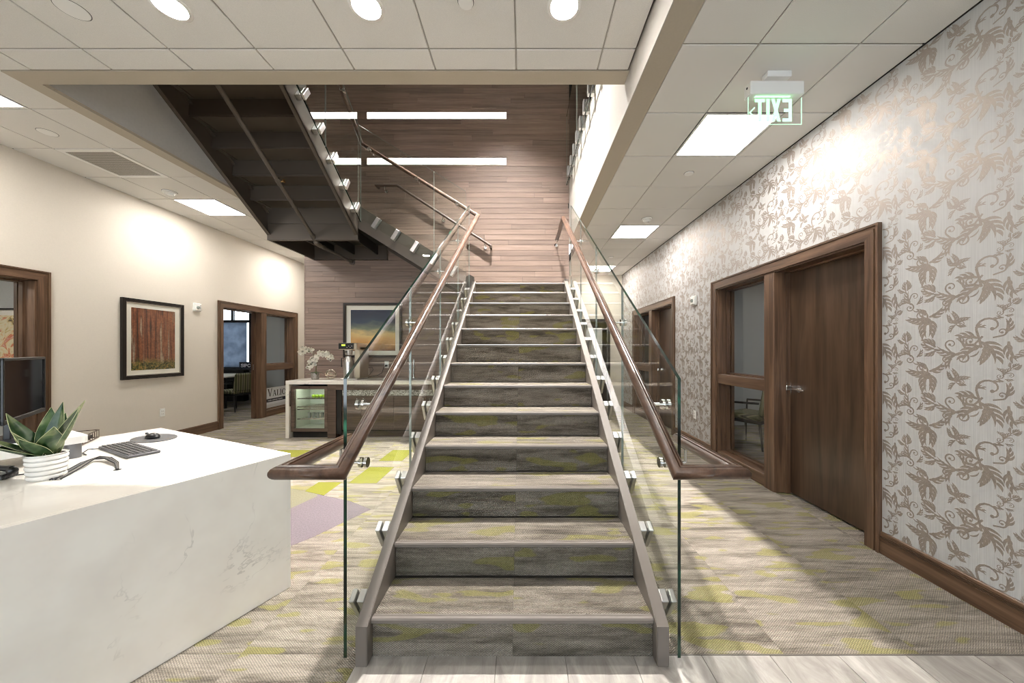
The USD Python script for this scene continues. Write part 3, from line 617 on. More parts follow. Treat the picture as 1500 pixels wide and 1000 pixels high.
for k in range(1, 8):
    y, z = 4.90 - TR * (k - 1), L2 + RISE * k
    zb = z - RISE - (.06 if k == 1 else .03)
    part(uf, "riser_plate", prism([(y + (.03 if k == 1 else 0), zb), (y - .006 + (.03 if k == 1 else 0), zb), (y - .006 + .02, z), (y + .02, z)], "yz", UXL + .012, UXR - .012), "steel_dark")
    part(uf, "tread_plate", [box(UXL + .012, UXR - .012, y - TR, y + .024, z - .026, z - .020), box(UXL + .012, UXR - .012, y - TR - .001, y - TR + .005, z - .050, z - .020)], "steel_dark")
    for xa in (UXL + .05, UXR - .08): part(uf, "angle_bracket", box(xa, xa + .03, y - TR + .03, y - .01, z - .034, z - .026), "steel_dark")
    part(uf, "plug_weld", box(-2.98, -2.90, y - .012, y - .004, z - .034, z - .026), "steel_dark")

# ------------------------------------------------------------------ glass balustrades
GT = .0127
def clamp_mesh(cx, cy, cz, axis, up, along=.056, tall=.155, tin=.030, tout=.024, gap=GT, bolt=True):
    """two aluminium blocks on either side of a pane. axis: outward unit vector across the pane, up: long direction; (cx, cy, cz): centre in the pane"""
    a, u = np.array(axis, float), np.array(up, float); u /= np.linalg.norm(u); t = np.cross(u, a)
    out = []
    for o0, o1 in ((-gap / 2 - tin, -gap / 2), (gap / 2, gap / 2 + tout)):
        m = box(-along / 2, along / 2, o0, o1, -tall / 2, tall / 2, .003)
        R = np.eye(4); R[:3, 0] = t; R[:3, 1] = a; R[:3, 2] = u; R[:3, 3] = (cx, cy, cz); m.apply_transform(R); m.fix_normals(); out.append(m)
    if bolt:
        c = np.array([cx, cy, cz]) - u * tall * .36
        out.append(cyl(c + a * (gap / 2 + tout), c + a * (gap / 2 + tout + .004), .009, 10))
    return out
def pane(parent, poly, plane, c, edges, name="glass_panel"):
    """a pane and its polished edge strips"""
    p = part(parent, name, prism(poly, plane, c - GT / 2, c + GT / 2), "glass")
    P = np.array(Polygon(poly).exterior.coords)[:-1] if not hasattr(poly, "geom_type") else np.array(poly.exterior.coords)[:-1]
    n = len(P)
    for e, matn in edges:
        A, B = P[e], P[(e + 1) % n]; d = (B - A) / np.linalg.norm(B - A); nn = np.array([d[1], -d[0]])
        cen = P.mean(0)
        if (cen - A) @ nn > 0: nn = -nn
        quad = [A, B, B + nn * .0012, A + nn * .0012]
        part(p, "polished_edge", prism([tuple(q) for q in quad], plane, c - GT / 2 - .0003, c + GT / 2 + .0003), matn)
    return p
zgt = lambda y: 1.245 + PIT * (y - 1.511)
zgb = lambda y: zs(y) - .170
JY = [1.505, 2.369, 3.22, 4.09, 4.935]
for s, gx, lab, grp in ((-1, -.765, "left glass balustrade of the lower stair flight", None), (1, .667, "right glass balustrade of the lower stair flight", None)):
    gb = thing("glass_balustrade", lab, "balustrade", (gx, 1.6, 0))
    for i in range(4):
        a, b = JY[i] + (.004 if i else 0), JY[i + 1] - .004
        poly = [(a, max(.045, zgb(a)) if i else .045), (b, zgb(b)), (b, zgt(b)), (a, zgt(a))]
        ed = [(2, "glass_edge"), (3, "glass_edge" if i == 0 else "glass_edge_light"), (1, "glass_edge_light")]
        pane(gb, poly, "yz", gx, ed)
    up = np.array([0, -PIT, 1.0]); up /= np.linalg.norm(up)
    for k in range(12):
        y = 1.655 + TR * k
        part(gb, "glass_clamp", clamp_mesh(gx, y, zs(y) - .090, (s, 0, 0), up, tin=abs(gx - (SXL - SW if s < 0 else SXR + SW)) - GT / 2 - .001), "clamp_alu")
# middle flight pane
gb = thing("glass_balustrade", "glass balustrade of the middle stair flight before the plank wall", "balustrade", (-1.5, 4.92, 3))
zg2 = lambda x: 4.516 - .622 * (x + 2.31)
GY = 4.905
for a, b in ((-2.31, -1.256), (-1.249, -.81)):
    poly = [(a, zm(a) - .17), (b, zm(b) - .17), (b, zg2(b)), (a, zg2(a))]
    pane(gb, poly, "xz", GY, [(2, "glass_edge_light"), (3, "glass_edge_light"), (1, "glass_edge_light")])
upx = np.array([PIT, 0, 1.0]); upx /= np.linalg.norm(upx)
for x in (-2.06, -1.79, -1.52, -1.25, -.98):
    part(gb, "glass_clamp", clamp_mesh(x, GY, zm(x) - .10, (0, -1, 0), upx, tin=YA - GY - GT / 2 - .001), "clamp_alu")
# upper flight pane
gb = thing("glass_balustrade", "glass balustrade of the upper stair flight above the landing", "balustrade", (-2.27, 4.2, 3.6))
zu_t = lambda y: zu(y) + .31
GX3 = -2.275
for a, b in ((4.90, 4.03), (4.022, 3.10)):
    poly = [(a, zu_t(a) - .16), (a, zu_t(a) + 1.10), (b, zu_t(b) + 1.10), (b, zu_t(b) - .16)]
    pane(gb, poly, "yz", GX3, [(0, "glass_edge_light"), (1, "glass_edge_light"), (3, "glass_edge"), (2, "glass_edge_light")])
up3 = np.array([0, PIT, 1.0]); up3 /= np.linalg.norm(up3)
for k in range(6):
    y = 4.77 - .2831 * k
    part(gb, "glass_clamp", clamp_mesh(GX3, y, zu_t(y) - .09, (1, 0, 0), up3, tin=abs(GX3 - UXR) - GT / 2 - .001), "clamp_alu")
# guard of the upper floor
gb = thing("glass_balustrade", "glass guard of the upper floor above the bulkhead", "balustrade", (.73, 4.4, ZU))
for a, b in ((2.8, 4.84), (4.848, 5.98)):
    poly = [(a, ZU - .10), (b, ZU - .10), (b, ZU + 1.07), (a, ZU + 1.07)]
    pane(gb, poly, "yz", .735, [(0, "glass_edge"), (1, "glass_edge_light"), (2, "glass_edge"), (3, "glass_edge_light")])
for k in range(11):
    y = 2.98 + .298 * k
    if y > 5.95: break
    part(gb, "glass_clamp", clamp_mesh(.735, y, ZU - .02, (-1, 0, 0), (0, 0, 1), tin=.042), "clamp_alu")

# ------------------------------------------------------------------ handrails
RP = []
w_, h_ = .031, .027
for k in range(13):                                   # underside half round
    t = math.pi * k / 12
    RP.append((w_ * math.cos(t), -h_ * math.sin(t) * .95))
RP += [(-w_ * .98, .008), (-w_ * .80, .018), (-.0175, .0225), (-.0165, .019), (-.0135, .019), (-.0125, .0245), (-.0025, .026), (-.0015, .022), (.0015, .022), (.0025, .026), (.0125, .0245), (.0135, .019), (.0165, .019), (.0175, .0225), (w_ * .80, .018), (w_ * .98, .008)]
RP = RP[::-1]
railz = lambda y: .922 + PIT * (y - 1.27)
def rail_bracket(parent, gx, y, z, s, zr, xr):
    """disc through the pane, arm towards the rail, saddle under it. s: direction from the pane to the rail"""
    ms = [cyl((gx - s * .020, y, z), (gx - s * .0066, y, z), .024, 24), cyl((gx + s * .0066, y, z), (gx + s * .018, y, z), .024, 24),
          cyl((gx + s * .016, y, z), (xr, y, z), .0075, 12), tube([(xr - s * .004, y, z), (xr, y, z + .004), (xr, y, zr - .022)], .0065, 10), box(xr - .014, xr + .014, y - .03, y + .03, zr - .030, zr - .024)]
    part(parent, "rail_bracket", ms, "chrome", smooth=40)
RXL, RXR = -.662, .560
hl = thing("handrail", "left walnut handrail looping round the glass end and climbing both upper flights", "handrail", (RXL, 1.3, .9))
YR2 = 5.06; zc = railz(YR2)
zr3 = zc + .619 * 1.67
pathL = [(-.875, 1.76, railz(1.27)), (-.875, 1.27, railz(1.27)), (RXL, 1.27, railz(1.27)), (RXL, YR2, zc), (RXL - 1.67, YR2, zr3), (RXL - 1.67, 3.0, zr3 + PIT * (YR2 - 3.0))]
part(hl, "rail", sweep(RP, pathL), "wood_rail", smooth=35)
for y in (1.655, 2.355, 3.205, 4.075): rail_bracket(hl, -.765, y, railz(y) - .055, 1, railz(y), RXL)
rail_bracket(hl, -.765, 1.68, railz(1.27) - .095, -1, railz(1.27), -.875)
def bracket_y(parent, gy, x, z, zr, yr):
    ms = [cyl((x, gy - .02, z), (x, gy - .0066, z), .024, 20), cyl((x, gy + .0066, z), (x, gy + .018, z), .024, 20), cyl((x, gy + .016, z), (x, yr, z), .0075, 10), tube([(x, yr - .003, z), (x, yr, z + .004), (x, yr, zr - .02)], .0065, 8)]
    part(parent, "rail_bracket", ms, "chrome", smooth=40)
for x in (-2.16, -1.50, -.93):
    zr = zc + .619 * (RXL - x); bracket_y(hl, GY, x, zr - .065, zr, YR2)
for y in (4.45, 3.6):
    zr = zr3 + PIT * (YR2 - y); rail_bracket(hl, GX3, y, zr - .06, -1, zr, RXL - 1.67)
hr = thing("handrail", "right walnut handrail looping round the glass end", "handrail", (RXR, 1.3, .9))
pathR = [(.775, 1.76, railz(1.27)), (.775, 1.27, railz(1.27)), (RXR, 1.27, railz(1.27)), (RXR, 4.93, railz(4.93)), (RXR, 5.90, railz(4.93))]
part(hr, "rail", sweep(RP, pathR), "wood_rail", smooth=35)
for y in (1.655, 2.355, 3.205, 4.075): rail_bracket(hr, .667, y, railz(y) - .055, -1, railz(y), RXR)
rail_bracket(hr, .667, 1.68, railz(1.27) - .095, 1, railz(1.27), .775)
part(hr, "rail_bracket", [cyl((RXR, YW - .001, railz(4.93) - .05), (RXR, YW - .016, railz(4.93) - .05), .03, 20), tube([(RXR, YW - .016, railz(4.93) - .05), (RXR, 5.86, railz(4.93) - .05), (RXR, 5.83, railz(4.93) - .02)], .008, 8)], "chrome", smooth=40)
hw = thing("handrail", "dark wall handrail beside the middle flight on the plank wall", "handrail", (-1.5, YW - .08, 3.6))
YH = YW - .085
pw = [(-2.50, YW - .004, 4.165), (-2.50, YH, 4.165), (-2.15, YH, 4.165), (-.55, YH, 4.165 - .645 * 1.6), (-.55, YH + .02, 4.165 - .645 * 1.6 - .0)]
RPW = [(a * .8, b * .8) for a, b in RP]
part(hw, "rail", sweep(RPW, pw[:4]), "wood_cabinet", smooth=35)
part(hw, "rail_return", box(-.575, -.54, YH - .02, YW - .002, 3.095, 3.15, .006), "wood_cabinet")
for x in (-2.36, -1.38, -.66):
    z = 4.165 if x < -2.15 else 4.165 - .645 * (x + 2.15)
    part(hw, "rail_bracket", [cyl((x, YW - .001, z - .07), (x, YW - .014, z - .07), .028, 20), tube([(x, YW - .014, z - .07), (x, YH, z - .07), (x, YH, z - .02)], .0075, 8)], "chrome", smooth=40)

# sprinkler pipe under the upper flight
pp = thing("sprinkler_pipe", "dark steel sprinkler pipe running under the upper stair flight to the plank wall", "pipe", (-2.95, 4.5, 2.9))
PX = -2.955; zp = lambda y: zu(y) - .030
part(pp, "pipe_run", cyl((PX, 2.7, zp(2.7)), (PX, 4.95, zp(4.95)), .024, 14), "pipe_paint", smooth=40)
part(pp, "pipe_run", cyl((PX, 5.05, 2.885), (PX, YW - .01, 2.885), .021, 14), "pipe_paint", smooth=40)
part(pp, "elbow", [tube([(PX, 4.90, zp(4.90)), (PX, 4.97, zp(4.97)), (PX, 5.02, 2.89), (PX, 5.10, 2.885)], .032, 14), sphere((PX, 5.0, 2.90), .036, 2)], "pipe_paint", smooth=40)
part(pp, "coupling", [cyl((PX, 4.20, zp(4.20)), (PX, 4.27, zp(4.27)), .031, 14), cyl((PX, 5.14, 2.885), (PX, 5.22, 2.885), .030, 14)], "pipe_paint", smooth=40)
part(pp, "sprinkler_head", [cyl((PX, 4.235, zp(4.235)), (PX + .06, 4.235, zp(4.235) + .012), .010, 10), cyl((PX + .06, 4.235, zp(4.235) + .012), (PX + .066, 4.235, zp(4.235) + .013), .022, 14)], "brass", label="brass sprinkler head")
part(pp, "flange", cyl((PX, YW - .012, 2.885), (PX, YW - .001, 2.885), .05, 18), "pipe_paint")

# ------------------------------------------------------------------ lamps and ceiling fittings
def troffer(x0, y0, z, wx, wy, label, name="ceiling_panel", matn="lamp_troffer"):
    x1, y1 = x0 + wx, y0 + wy; cx, cy = (x0 + x1) / 2, (y0 + y1) / 2
    l = thing(name, label, "light", (cx, cy, z), group=None)
    o = sbox(x0 + .004, y0 + .004, x1 - .004, y1 - .004)
    part(l, "frame", prism(o.difference(o.buffer(-.020, join_style=2)), "xy", z - .001, z + .012), "fixture_white")
    part(l, "housing", [box(x0 + .004, x1 - .004, y0 + .004, y1 - .004, z + .05, z + .055), box(x0 + .004, x0 + .008, y0 + .004, y1 - .004, z, z + .05), box(x1 - .008, x1 - .004, y0 + .004, y1 - .004, z, z + .05), box(x0, x1, y0 + .004, y0 + .008, z, z + .05), box(x0, x1, y1 - .008, y1 - .004, z, z + .05)], "fixture_white")
    part(l, "lens", box(x0 + .024, x1 - .024, y0 + .024, y1 - .024, z + .004, z + .007), matn)
    for xx in (x0 + wx * .30, x1 - wx * .30): part(l, "lens_rib", box(xx - .003, xx + .003, y0 + .024, y1 - .024, z - .000, z + .004), "fixture_white")
    return l
xc = XS[colT]
troffer(xc, 2.42, ZL, .5995, .6, "square ceiling light at the left picture edge")
troffer(xc, 4.82, ZL, .5995, .6, "square ceiling light over the forest picture in the left ceiling")
troffer(xc, 7.22, ZL, .5995, .6, "square ceiling light at the far left beyond the upper landing")
troffer(1.415, 2.717, ZR, .605, .61, "large square ceiling light behind the exit sign")
troffer(1.415, 5.157, ZR, .605, .61, "middle square ceiling light of the papered passage")
troffer(1.415, 7.597, ZR, .605, .61, "farthest square ceiling light of the papered passage")
for x in (-4.0, -1.6):
    for y in (-2.4, -.4): troffer(x - .3, y - .6, ZL, .6, 1.2, f"long lobby ceiling light behind the viewer, {'left' if x < -2 else 'right'} row, {'near' if y > -1 else 'far'} one", matn="lamp_lobby")
for y in (-.9, -3.2): troffer(1.42, y, ZR, .6, 1.2, f"long ceiling light by the papered wall, {'just behind the viewer' if y > -2 else 'at the entrance'}", matn="lamp_lobby")
for x, lab in ((-2.135, "leftmost of the three round downlights"), (-.95, "middle one of the three round downlights"), (.245, "rightmost of the three round downlights")):
    l = thing("downlight", lab, "light", (x, 2.12, ZL), group=None)
    part(l, "trim_ring", lathe([(.080, ZL - .001), (.083, ZL - .006), (.100, ZL - .004), (.104, ZL + .0)], (x, 2.12, 0), 40), "fixture_white", smooth=40)
    part(l, "lens", cyl((x, 2.12, ZL - .003), (x, 2.12, ZL - .001), .081, 36), "lamp_down")
for i, (a, b, c, d_) in enumerate(BARS):
    l = thing("light_bar", ["long upper light bar in the plank wall", "long lower light bar in the plank wall", "short upper light bar behind the stair glass", "short lower light bar behind the stair glass"][i], "light", ((a + b) / 2, YW, c))
    o = sbox(a, c, b, d_)
    part(l, "frame", prism(o.difference(o.buffer(-.004, join_style=2)), "xz", YW - .001, YW + .018), "fixture_white")
    part(l, "lens", box(a + .004, b - .004, YW + .001, YW + .010, c + .004, d_ - .004), "lamp_bar")
for i, (x, y, r) in enumerate(((-.35, 4.40, .10), (-1.9, 4.9, .085), (-1.0, 3.6, .085))):
    l = thing("pendant_spot", ["bright round spot in the high stairwell ceiling nearest the right edge", "dim round spot in the high stairwell ceiling on the left", "dim round spot in the high stairwell ceiling nearest the viewer"][i], "light", (x, y, ZTOP), group="high stairwell spots")
    part(l, "can", lathe([(r, ZTOP - .27), (r + .012, ZTOP - .27), (r + .012, ZTOP - .001), (r, ZTOP - .001)], (x, y, 0), 28), "plastic_black")
    part(l, "lens", cyl((x, y, ZTOP - .012), (x, y, ZTOP - .008), r * .98, 28), "lamp_upper" if i == 0 else "lamp_upper_dim")
def disc(x, y, z, r, label, cat, name, h=.006, dome=False):
    t_ = thing(name, label, cat, (x, y, z))
    prof = [(0, z - h), (r * .93, z - h), (r, z - h * .5), (r, z)] if not dome else [(0, z - h), (r * .45, z - h), (r * .62, z - h * .8), (r * .70, z - h * .45), (r * .98, z - h * .4), (r, z)]
    part(t_, "cover", lathe(prof, (x, y, 0), 32), "plastic_white" if dome else "fixture_white", smooth=35)
    part(t_, "rim", lathe([(r, z - .001), (r + .004, z - .001), (r + .004, z + .001), (r, z + .001)], (x, y, 0), 32), "plastic_grey")
    if dome: part(t_, "sensing_ring", lathe([(r * .5, z - h - .004), (r * .55, z - h - .004), (r * .55, z - h * .7), (r * .5, z - h * .7)], (x, y, 0), 28), "plastic_white")
disc(-2.75, 2.137, ZL, .075, "round white sprinkler cover plate left of the downlights", "sprinkler cover", "sprinkler_cover", .004)
disc(-.345, 2.09, ZL, .045, "small round white cover plate between two downlights", "sprinkler cover", "sprinkler_cover", .012)
disc(-4.54, 3.345, ZL, .065, "round cover plate beside the perforated grille", "sprinkler cover", "sprinkler_cover", .004)
disc(1.715, 3.64, ZR, .045, "small round cover plate beyond the large ceiling light", "sprinkler cover", "sprinkler_cover", .010)
disc(1.715, 6.9, ZR, .045, "small round cover plate between the two far ceiling lights", "sprinkler cover", "sprinkler_cover", .010)
disc(-4.64, 4.60, ZL, .075, "white smoke detector on the left ceiling", "smoke detector", "smoke_detector", .045, True)
disc(1.72, 4.90, ZR, .07, "white smoke detector on the ceiling of the papered passage", "smoke detector", "smoke_detector", .045, True)
disc(-4.52, 7.0, ZL, .07, "white smoke detector at the far left ceiling", "smoke detector", "smoke_detector", .045, True)
yv = 3.62
g = thing("return_grille", "perforated square air grille in the left ceiling", "air grille", (xc + .3, yv + .3, ZL))
o = sbox(xc + .005, yv + .005, xc + .5945, yv + .595)
part(g, "frame", prism(o.difference(o.buffer(-.045, join_style=2)), "xy", ZL - .004, ZL + .010), "fixture_white")
part(g, "perforated_panel", box(xc + .05, xc + .55, yv + .05, yv + .55, ZL + .001, ZL + .004), "perforated")

# exit sign: green letters in a clear edge-lit panel, read from the other side
ex = thing("exit_sign", "edge-lit green exit sign hanging from the ceiling of the papered passage", "sign", (1.70, 2.33, ZR))
EY0, EY1 = 2.295, 2.365
part(ex, "canopy", box(1.60, 1.76, 2.30, 2.36, ZR - .040, ZR, .004), "fixture_white")
part(ex, "housing", box(1.485, 1.838, EY0, EY1, 3.042, 3.128, .005), "plastic_white")
part(ex, "test_button", cyl((1.4845, 2.33, 3.10), (1.482, 2.33, 3.10), .007, 12), "plastic_black")
pn = part(ex, "clear_panel", box(1.49, 1.845, 2.327, 2.333, 2.862, 3.045), "glass_clear")
for e in (box(1.49, 1.845, 2.3265, 2.3335, 2.861, 2.863), box(1.843, 1.846, 2.3265, 2.3335, 2.862, 3.04), box(1.489, 1.492, 2.3265, 2.3335, 2.862, 3.04)): part(pn, "panel_edge", e, "exit_edge")
def letter_T(w, h, s): return unary_union([sbox(0, h - s, w, h), sbox(w / 2 - s / 2, 0, w / 2 + s / 2, h)])
def letter_E(w, h, s): return unary_union([sbox(0, 0, s, h), sbox(0, 0, w, s), sbox(0, h - s, w, h), sbox(0, h / 2 - s / 2, w * .85, h / 2 + s / 2)])
def letter_I(s, h): return sbox(0, 0, s, h)
def letter_X(w, h, s): return unary_union([Polygon([(0, 0), (s, 0), (w, h), (w - s, h)]), Polygon([(w - s, 0), (w, 0), (s, h), (0, h)])])
lh, ls = .150, .021
word = [affinity.translate(letter_E(.062, lh, ls), 0, 0), affinity.translate(letter_X(.062, lh, ls), .074, 0), affinity.translate(letter_I(ls, lh), .148, 0), affinity.translate(letter_T(.066, lh, ls), .180, 0)]
for nm, gpoly in zip("EXIT", word):
    m = affinity.translate(affinity.scale(gpoly, -1, 1, origin=(0, 0)), 1.785, 2.885)
    part(ex, "letter", prism(m, "xz", 2.334, 2.3365), "lamp_exit")
chev = Polygon([(0, 0), (.028, .030), (.022, .036), (-.012, 0), (.022, -.036), (.028, -.030)])
part(ex, "arrow", prism(affinity.translate(chev, 1.512, 2.945), "xz", 2.334, 2.3365), "lamp_exit")
part(ex, "led_strip", box(1.53, 1.76, 2.315, 2.326, 3.037, 3.0415), "lamp_exit")

# ------------------------------------------------------------------ damask print on the papered wall: foil scrolls, one mesh of flat print
def taper(pts, w0, w1):
    p = np.array(pts, float); n = len(p); t = np.gradient(p, axis=0); t /= np.linalg.norm(t, axis=1, keepdims=True) + 1e-9
    nn = np.stack([-t[:, 1], t[:, 0]], 1); w = (w0 + (w1 - w0) * np.linspace(0, 1, n))[:, None] / 2
    return Polygon(np.vstack([p + nn * w, (p - nn * w)[::-1]])).buffer(0)
def volute(x, y, ang, R, turns, hand, w0, w1=.0012, lead=0.0):
    """a scroll that starts at (x, y) heading along ang and curls inwards"""
    n = int(10 * turns) + 4; pts = [(x - lead * math.cos(ang), y - lead * math.sin(ang))] if lead else []
    cx, cy = x - hand * R * math.sin(ang), y + hand * R * math.cos(ang); a0 = math.atan2(y - cy, x - cx)
    for i in range(n + 1):
        t = i / n; r = R * (1 - .78 * t); a = a0 + hand * 2 * math.pi * turns * t
        pts.append((cx + r * math.cos(a), cy + r * math.sin(a)))
    g = taper(pts, w0, w1); ex, ey = pts[-1]
    return unary_union([g, Point(ex, ey).buffer(w0 * .75, 4)])
def flame(x, y, ang, L, w, bend, n=7):
    pts, wd = [], []
    a = ang
    for i in range(n + 1):
        t = i / n; pts.append((x, y)); wd.append(w * (.55 + 1.2 * t * (1 - t) * 1.6) * (1 - t ** 3) + .0006); a += bend / n; x += L / n * math.cos(a); y += L / n * math.sin(a)
    p = np.array(pts); t = np.gradient(p, axis=0); t /= np.linalg.norm(t, axis=1, keepdims=True) + 1e-9
    nn = np.stack([-t[:, 1], t[:, 0]], 1); w_ = np.array(wd)[:, None] / 2
    return Polygon(np.vstack([p + nn * w_, (p - nn * w_)[::-1]])).buffer(0)
def acanthus(x, y, ang, L, w, lobes, bend):
    """a curling leaf: a bent spine with comma-shaped lobes on its outer side and a few on the inner"""
    g = [flame(x, y, ang, L, w, bend, 10)]; a = ang; n = lobes; px, py = x, y
    for i in range(n):
        t = (i + .6) / (n + .8); a = ang + bend * t * .95
        px = x + sum(L * t / 12 * math.cos(ang + bend * t * (k + .5) / 12) for k in range(12)); py = y + sum(L * t / 12 * math.sin(ang + bend * t * (k + .5) / 12) for k in range(12))
        s = -1 if bend > 0 else 1
        g.append(flame(px, py, a + s * .92, L * (.60 - .34 * t), w * .78, -s * 1.1))
        if i % 2 == 0: g.append(flame(px, py, a - s * .9, L * (.30 - .15 * t), w * .6, s * .9))
    return unary_union(g)
def cluster(kind):
    g = []
    if kind == 0:      # plume: open scroll at the top, leafy stem, sprays at the foot
        g += [volute(.045, .045, 1.35, .060, .72, 1, .012, .006, .10), acanthus(.050, .055, 2.6, .05, .010, 2, 1.2), acanthus(-.062, .10, .3, .045, .009, 2, -1.2),
              acanthus(.03, -.02, -2.75, .14, .020, 4, 1.3), acanthus(.02, -.04, -.2, .13, .019, 4, -1.1), acanthus(.04, .00, .5, .10, .017, 3, -1.0), volute(.05, -.03, -.9, .026, 1.1, 1, .010, .003, .05),
              acanthus(.01, -.04, -1.7, .10, .018, 4, .9), acanthus(-.07, .02, 2.1, .08, .014, 3, -1.0), volute(-.06, .01, 2.9, .020, 1.0, -1, .008, .003, .04), acanthus(-.08, -.02, -1.5, .11, .016, 3, -.7)]
    elif kind == 1:    # lying scroll with a curled end and a blossom
        g += [volute(-.05, .010, 2.5, .034, 1.15, 1, .012, .004, .07), acanthus(-.05, .00, -.25, .13, .016, 4, .9), volute(.02, .03, .7, .030, 1.05, 1, .010, .003, .06), acanthus(.075, .02, .9, .09, .018, 4, -1.4),
              acanthus(.08, .01, -.2, .08, .016, 3, 1.2), acanthus(.07, .00, -1.0, .07, .014, 3, .9), acanthus(-.02, -.01, -1.1, .09, .014, 3, -.9), volute(.02, -.03, -.9, .020, 1.1, -1, .008, .003, .05), acanthus(-.07, .04, 1.3, .08, .013, 3, -1.0), flame(-.10, .0, 3.0, .06, .008, -1.4)]
    else:              # fan of leaves over a small curl
        g += [acanthus(.0, .02, -.4, .12, .019, 4, .9), acanthus(.0, .02, -1.2, .13, .020, 4, -.8), acanthus(-.01, .02, -2.1, .12, .019, 4, .8), acanthus(-.01, .03, 2.9, .10, .017, 3, -1.0), volute(.0, .04, 1.4, .036, 1.0, -1, .011, .004, .06), volute(.03, .03, .3, .026, 1.1, 1, .009, .003, .05),
              acanthus(.01, .04, .9, .07, .014, 3, -.9), flame(-.05, .06, 2.2, .06, .009, 1.2)]
    return unary_union(g).buffer(-.0007).buffer(.0007).simplify(.0006)
CL = [cluster(0), cluster(1), cluster(2)]
CELLW, CELLH = .535, .322
motifs = [(0, .10, .14, 1.0, 0.0), (1, .265, .06, .95, .2), (2, .375, .245, .95, .1), (1, .475, .07, .74, 1.2), (2, .235, .235, .55, 2.8), (1, .03, .285, .42, 2.2)]
blocked = unary_union([sbox(u - .004, -.1, u + 2.114, 2.229) for n, X, s, u in UNITS if s == 1] + [sbox(0, 0, 10, .147)])
mot = [affinity.translate(affinity.rotate(affinity.scale(CL[k], sc, sc, origin=(0, 0)), an, origin=(0, 0), use_radians=True), mx, my) for k, mx, my, sc, an in motifs]
cell = sbox(0, 0, CELLW, CELLH)
tile = unary_union([affinity.translate(m, i * CELLW, j * CELLH) for m in mot for i in (-1, 0, 1) for j in (-1, 0, 1)]).intersection(cell).buffer(0)
def tris(g):
    return [trimesh.creation.triangulate_polygon(q, engine="earcut") for q in (g.geoms if hasattr(g, "geoms") else [g]) if q.geom_type == "Polygon" and q.area > 1e-6]
whole = tris(tile); lim = sbox(1.2, .147, YRE, ZR - .004).difference(blocked)
vs, fs, nv = [], [], 0
for ci in range(0, 14):
    for ri in range(0, 11):
        oy, oz = 1.19 + ci * CELLW, ri * CELLH
        bb = affinity.translate(cell, oy, oz)
        if not bb.intersects(lim): continue
        tt, dy, dz = (whole, oy, oz) if bb.within(lim) else (tris(affinity.translate(tile, oy, oz).intersection(lim)), 0, 0)
        for v, f in tt:
            v = np.array(v); vs.append(np.stack([np.full(len(v), XR - .0006), v[:, 0] + dy, v[:, 1] + dz], 1)); fs.append(np.array(f) + nv); nv += len(v)
V, F_ = np.vstack(vs), np.vstack(fs)
part(wall_right, "damask_print", trimesh.Trimesh(V, F_[:, ::-1], process=False), "foil", kind="stuff")

# ------------------------------------------------------------------ things on the walls
def frame_yz(name, label, X, y0, y1, z0, z1, fw, mw, art, frame="frame_black"):
    t = thing(name, label, "picture", (X, (y0 + y1) / 2, z0)); o = sbox(y0, z0, y1, z1)
    part(t, "frame", [prism(o.difference(o.buffer(-fw, join_style=2)), "yz", X, X + .030), prism(o.difference(o.buffer(-fw * .35, join_style=2)), "yz", X + .03, X + .036)], frame)
    i1 = o.buffer(-fw, join_style=2)
    part(t, "frame_lip", prism(i1.difference(i1.buffer(-.010, join_style=2)), "yz", X, X + .026), "frame_silver")
    i2 = i1.buffer(-mw, join_style=2)
    part(t, "mat_board", prism(i1.difference(i2), "yz", X + .010, X + .014), "mat_board")
    b = i2.bounds; part(t, "print", box(X + .008, X + .011, b[0], b[2], b[1], b[3]), art)
    part(t, "picture_glass", prism(i1, "yz", X + .018, X + .020), "glass_clear")
    return t
frame_yz("framed_picture", "black framed forest picture of tall red trunks on the cream wall", XL, 4.584, 5.414, .973, 2.06, .046, .072, "art_forest")
t = thing("framed_picture", "square dusk landscape picture in a dark frame above the counter", "picture", (-2.58, YW, 1.25))
o = sbox(-3.085, 1.24, -2.09, 2.172)
part(t, "frame", prism(o.difference(o.buffer(-.030, join_style=2)), "xz", YW - .055, YW - .002), "frame_black")
i1 = o.buffer(-.030, join_style=2)
part(t, "frame_lip", prism(i1.difference(i1.buffer(-.012, join_style=2)), "xz", YW - .04, YW - .002), "frame_bronze")
i2 = i1.buffer(-.085, join_style=2)
part(t, "mat_board", prism(i1.difference(i2), "xz", YW - .022, YW - .016), "mat_board")
b = i2.bounds; part(t, "print", box(b[0], b[2], YW - .019, YW - .014, b[1], b[3]), "art_dusk")
part(t, "picture_glass", prism(i1, "xz", YW - .030, YW - .028), "glass_clear")
t = thing("framed_picture", "abstract colourful painting seen through the sidelight at the left edge", "picture", (-6.9, 4.75, 1.0))
o = sbox(-7.62, .92, -6.28, 1.93)
part(t, "frame", prism(o.difference(o.buffer(-.02, join_style=2)), "xz", 4.71, 4.748), "frame_black")
i1 = o.buffer(-.02, join_style=2); i2 = i1.buffer(-.075, join_style=2)
part(t, "mat_board", prism(i1.difference(i2), "xz", 4.735, 4.742), "mat_board"); b = i2.bounds
part(t, "print", box(b[0], b[2], 4.737, 4.744, b[1], b[3]), "art_strokes")
